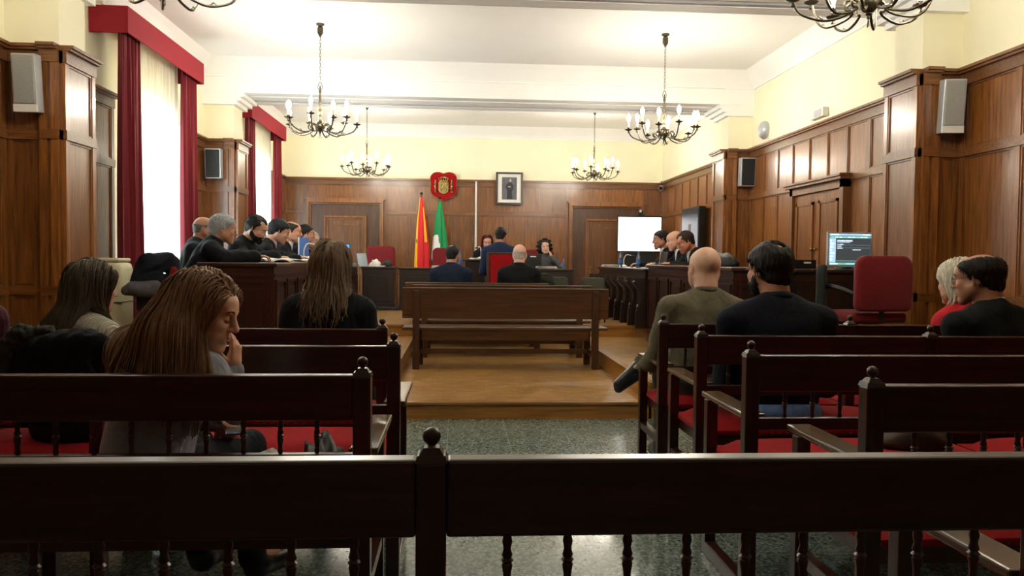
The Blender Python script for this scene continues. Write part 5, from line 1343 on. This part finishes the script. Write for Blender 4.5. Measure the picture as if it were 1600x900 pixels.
# --- cloth things
def sd_thing(name, label, cat, parts, group=None, parent=None):
    r = thing(name, label, cat, (0, 0, 0))
    for nm, prims, vs, mat, dsp in parts: mesh_obj(nm, [sd_mesh(prims, vs, dsp)], mat, r)
    return r
# black fur trimmed coat over the left bench
sd_thing('fur_coat', 'black coat with olive fur collar thrown over the bench at far left', 'coat', [
    ('coat', [Ell((-1.58, 3.24, .945), (.19, .06, .055), k=.05), Ell((-1.58, 3.19, .80), (.19, .03, .17), k=.05), Ell((-1.46, 3.22, .955), (.09, .05, .05), k=.04), Ell((-1.58, 3.31, .82), (.17, .03, .15), k=.05)], .009, cloth('#0a0c0e'), nzz(45, .008, 2)),
    ('fur_collar', [Cap((-1.77, 3.21, .90), (-1.70, 3.21, .985), .05, .04, .03), Cap((-1.70, 3.21, .985), (-1.60, 3.23, 1.0), .035, .025, .03), Cap((-1.77, 3.2, .90), (-1.76, 3.18, .80), .05, .04, .03)], .007, cloth('#2d2e26'), nzz(120, .006, 3))])
# robe hanging over a chair back by the first window
sd_thing('hanging_gown', 'dark gown with grey lining and red facing draped over a chair back by the window', 'coat', [
    ('gown', [Ell((-2.57, 7.0, 1.240), (.17, .11, .09), k=.06), Cap((-2.67, 6.98, 1.150), (-2.61, 6.95, 1.250), .08, .06, .05), Cap((-2.70, 6.95, 1.080), (-2.50, 6.93, 1.080), .07, .06, .06), Cap((-2.47, 7.0, 1.250), (-2.37, 7.0, 1.100), .07, .06, .05), Cap((-2.37, 7.05, 1.100), (-2.32, 7.1, 0.950), .06, .05, .05)], .009, cloth('#15171f'), nzz(24, .012, 6)),
    ('grey_lining', [Cap((-2.79, 6.90, 1.005), (-2.49, 6.90, 1.005), .05, .05, .04), Cap((-2.73, 6.9, 1.040), (-2.53, 6.9, 1.050), .05, .05, .04)], .008, cloth('#56565a'), nzz(26, .01, 7)),
    ('red_facing', [Cap((-2.40, 6.915, 1.180), (-2.43, 6.90, 1.050), .03, .035, .02)], .006, cloth('#6d0f18'), nzz(26, .006, 8))])
office_chair('dark office chair by the first window under the draped gown', (-2.57, 7.26, .45), .1, .40, .34, .42, .34, 'darkcloth', arms=False)
# coat hanging on the far side of the stand, right of the bald man
sd_thing('draped_jacket', 'dark olive patterned jacket lying over a chair right of the bald man in black', 'coat', [
    ('jacket', [Ell((1.18, 11.0, .98), (.16, .10, .14), k=.05), Cap((1.05, 11.0, 1.12), (1.3, 11.0, .95), .07, .06, .05), Cap((1.2, 10.98, 1.0), (1.35, 10.95, .75), .07, .07, .05), Cap((1.1, 11.0, .9), (1.12, 11.0, .62), .1, .1, .05)], .010, cloth('#23251c'), nzz(24, .012, 9))])
office_chair('dark chair under the olive patterned jacket', (1.18, 11.22, .45), PI, .4, .3, .36, .3, 'darkcloth', arms=False)

# --- things lying on the gallery seats
def at_seat(x, y): return (x, y, SE+.012)
o = MB().box(-.16, .16, -.11, .11, 0, .008, mat=T(0, 0, .02, rx=.2, ry=.15)).box(-.15, .15, -.1, .1, 0, .006, mat=T(.02, .03, .035, rx=.3, ry=-.1, rz=.5)).build('newspaper', plain('newsprint', '#8c8c8a', .8, nscale=30, var=.6)); o.location = at_seat(-.66, 2.66); o.rotation_euler = (0, 0, .5)
tag(o, 'folded newspapers on the seat beside the woman in grey', 'newspaper')
crumple('black handbag on the seat between the newspapers and the armrest', (-.45, 2.70, SE+.0), (.10, .14, .13), 'leather', 'handbag', 'bag')
crumple('brown leather bag on the bench seat behind the armrest at right', (1.95, 3.24, SE), (.16, .12, .09), 'browncloth', 'shoulder_bag', 'bag') if 'browncloth' in M else None
r = thing('mobile_phone', 'blue phone in the lower hand of the woman in grey', 'phone', (-.80, 2.92, .675), .3)
MB().box(-.036, .036, -.07, .07, -.005, .004, ch=.003).build('phone_case', plain('blue_phone_case', '#3a6fb0', .3), r); MB().box(-.033, .033, -.066, .066, .004, .0055).build('phone_screen', M['black'], r)
# ------------------------------------------------------------------ daylight, camera
w = bpy.data.worlds.new('daylight'); SC.world = w; w.use_nodes = True
nt = w.node_tree; bg = nt.nodes['Background']; bg.inputs['Color'].default_value = (.80, .93, 1, 1); bg.inputs['Strength'].default_value = DAY
for a, b_ in (W1, W2):      # portals only guide the sampling of the sky through the window openings
    l = bpy.data.lights.new('window_portal', 'AREA'); l.shape = 'RECTANGLE'; l.size = WZ1-WZ0; l.size_y = b_-a
    o = bpy.data.objects.new('window_portal', l); COL.objects.link(o); o.location = (XL-.31, (a+b_)/2, (WZ0+WZ1)/2); o.rotation_euler = (0, -PI/2, 0)
    l.cycles.is_portal = True
f_px = 1244.
yaw = math.atan(84/f_px); pitch = math.atan(44/f_px); roll = math.radians(.6)
cam = bpy.data.cameras.new('camera'); co = bpy.data.objects.new('camera', cam); COL.objects.link(co)
cam.sensor_width = 36; cam.lens = f_px/1600*36; cam.clip_start = .02; cam.clip_end = 100
fw = Vector((math.sin(yaw)*math.cos(pitch), math.cos(yaw)*math.cos(pitch), -math.sin(pitch)))
rt = Vector((math.cos(yaw), -math.sin(yaw), 0)); up = rt.cross(fw)
R_ = rt*math.cos(roll)+up*math.sin(roll); U_ = up*math.cos(roll)-rt*math.sin(roll)
mw = Matrix((R_, U_, -fw)).transposed().to_4x4(); mw.translation = (0, 0, 1.30); co.matrix_world = mw
SC.camera = co
vs_ = SC.view_settings; vs_.view_transform = 'Standard'; vs_.look = 'None'; vs_.gamma = 1; vs_.use_curve_mapping = False; vs_.exposure = EXPO
SC.cycles.max_bounces = 8; SC.cycles.diffuse_bounces = 5; SC.cycles.glossy_bounces = 3; SC.cycles.transmission_bounces = 6; SC.cycles.transparent_max_bounces = 12
SC.cycles.use_light_tree = True; SC.cycles.sample_clamp_indirect = 6; SC.cycles.caustics_reflective = False; SC.cycles.caustics_refractive = False
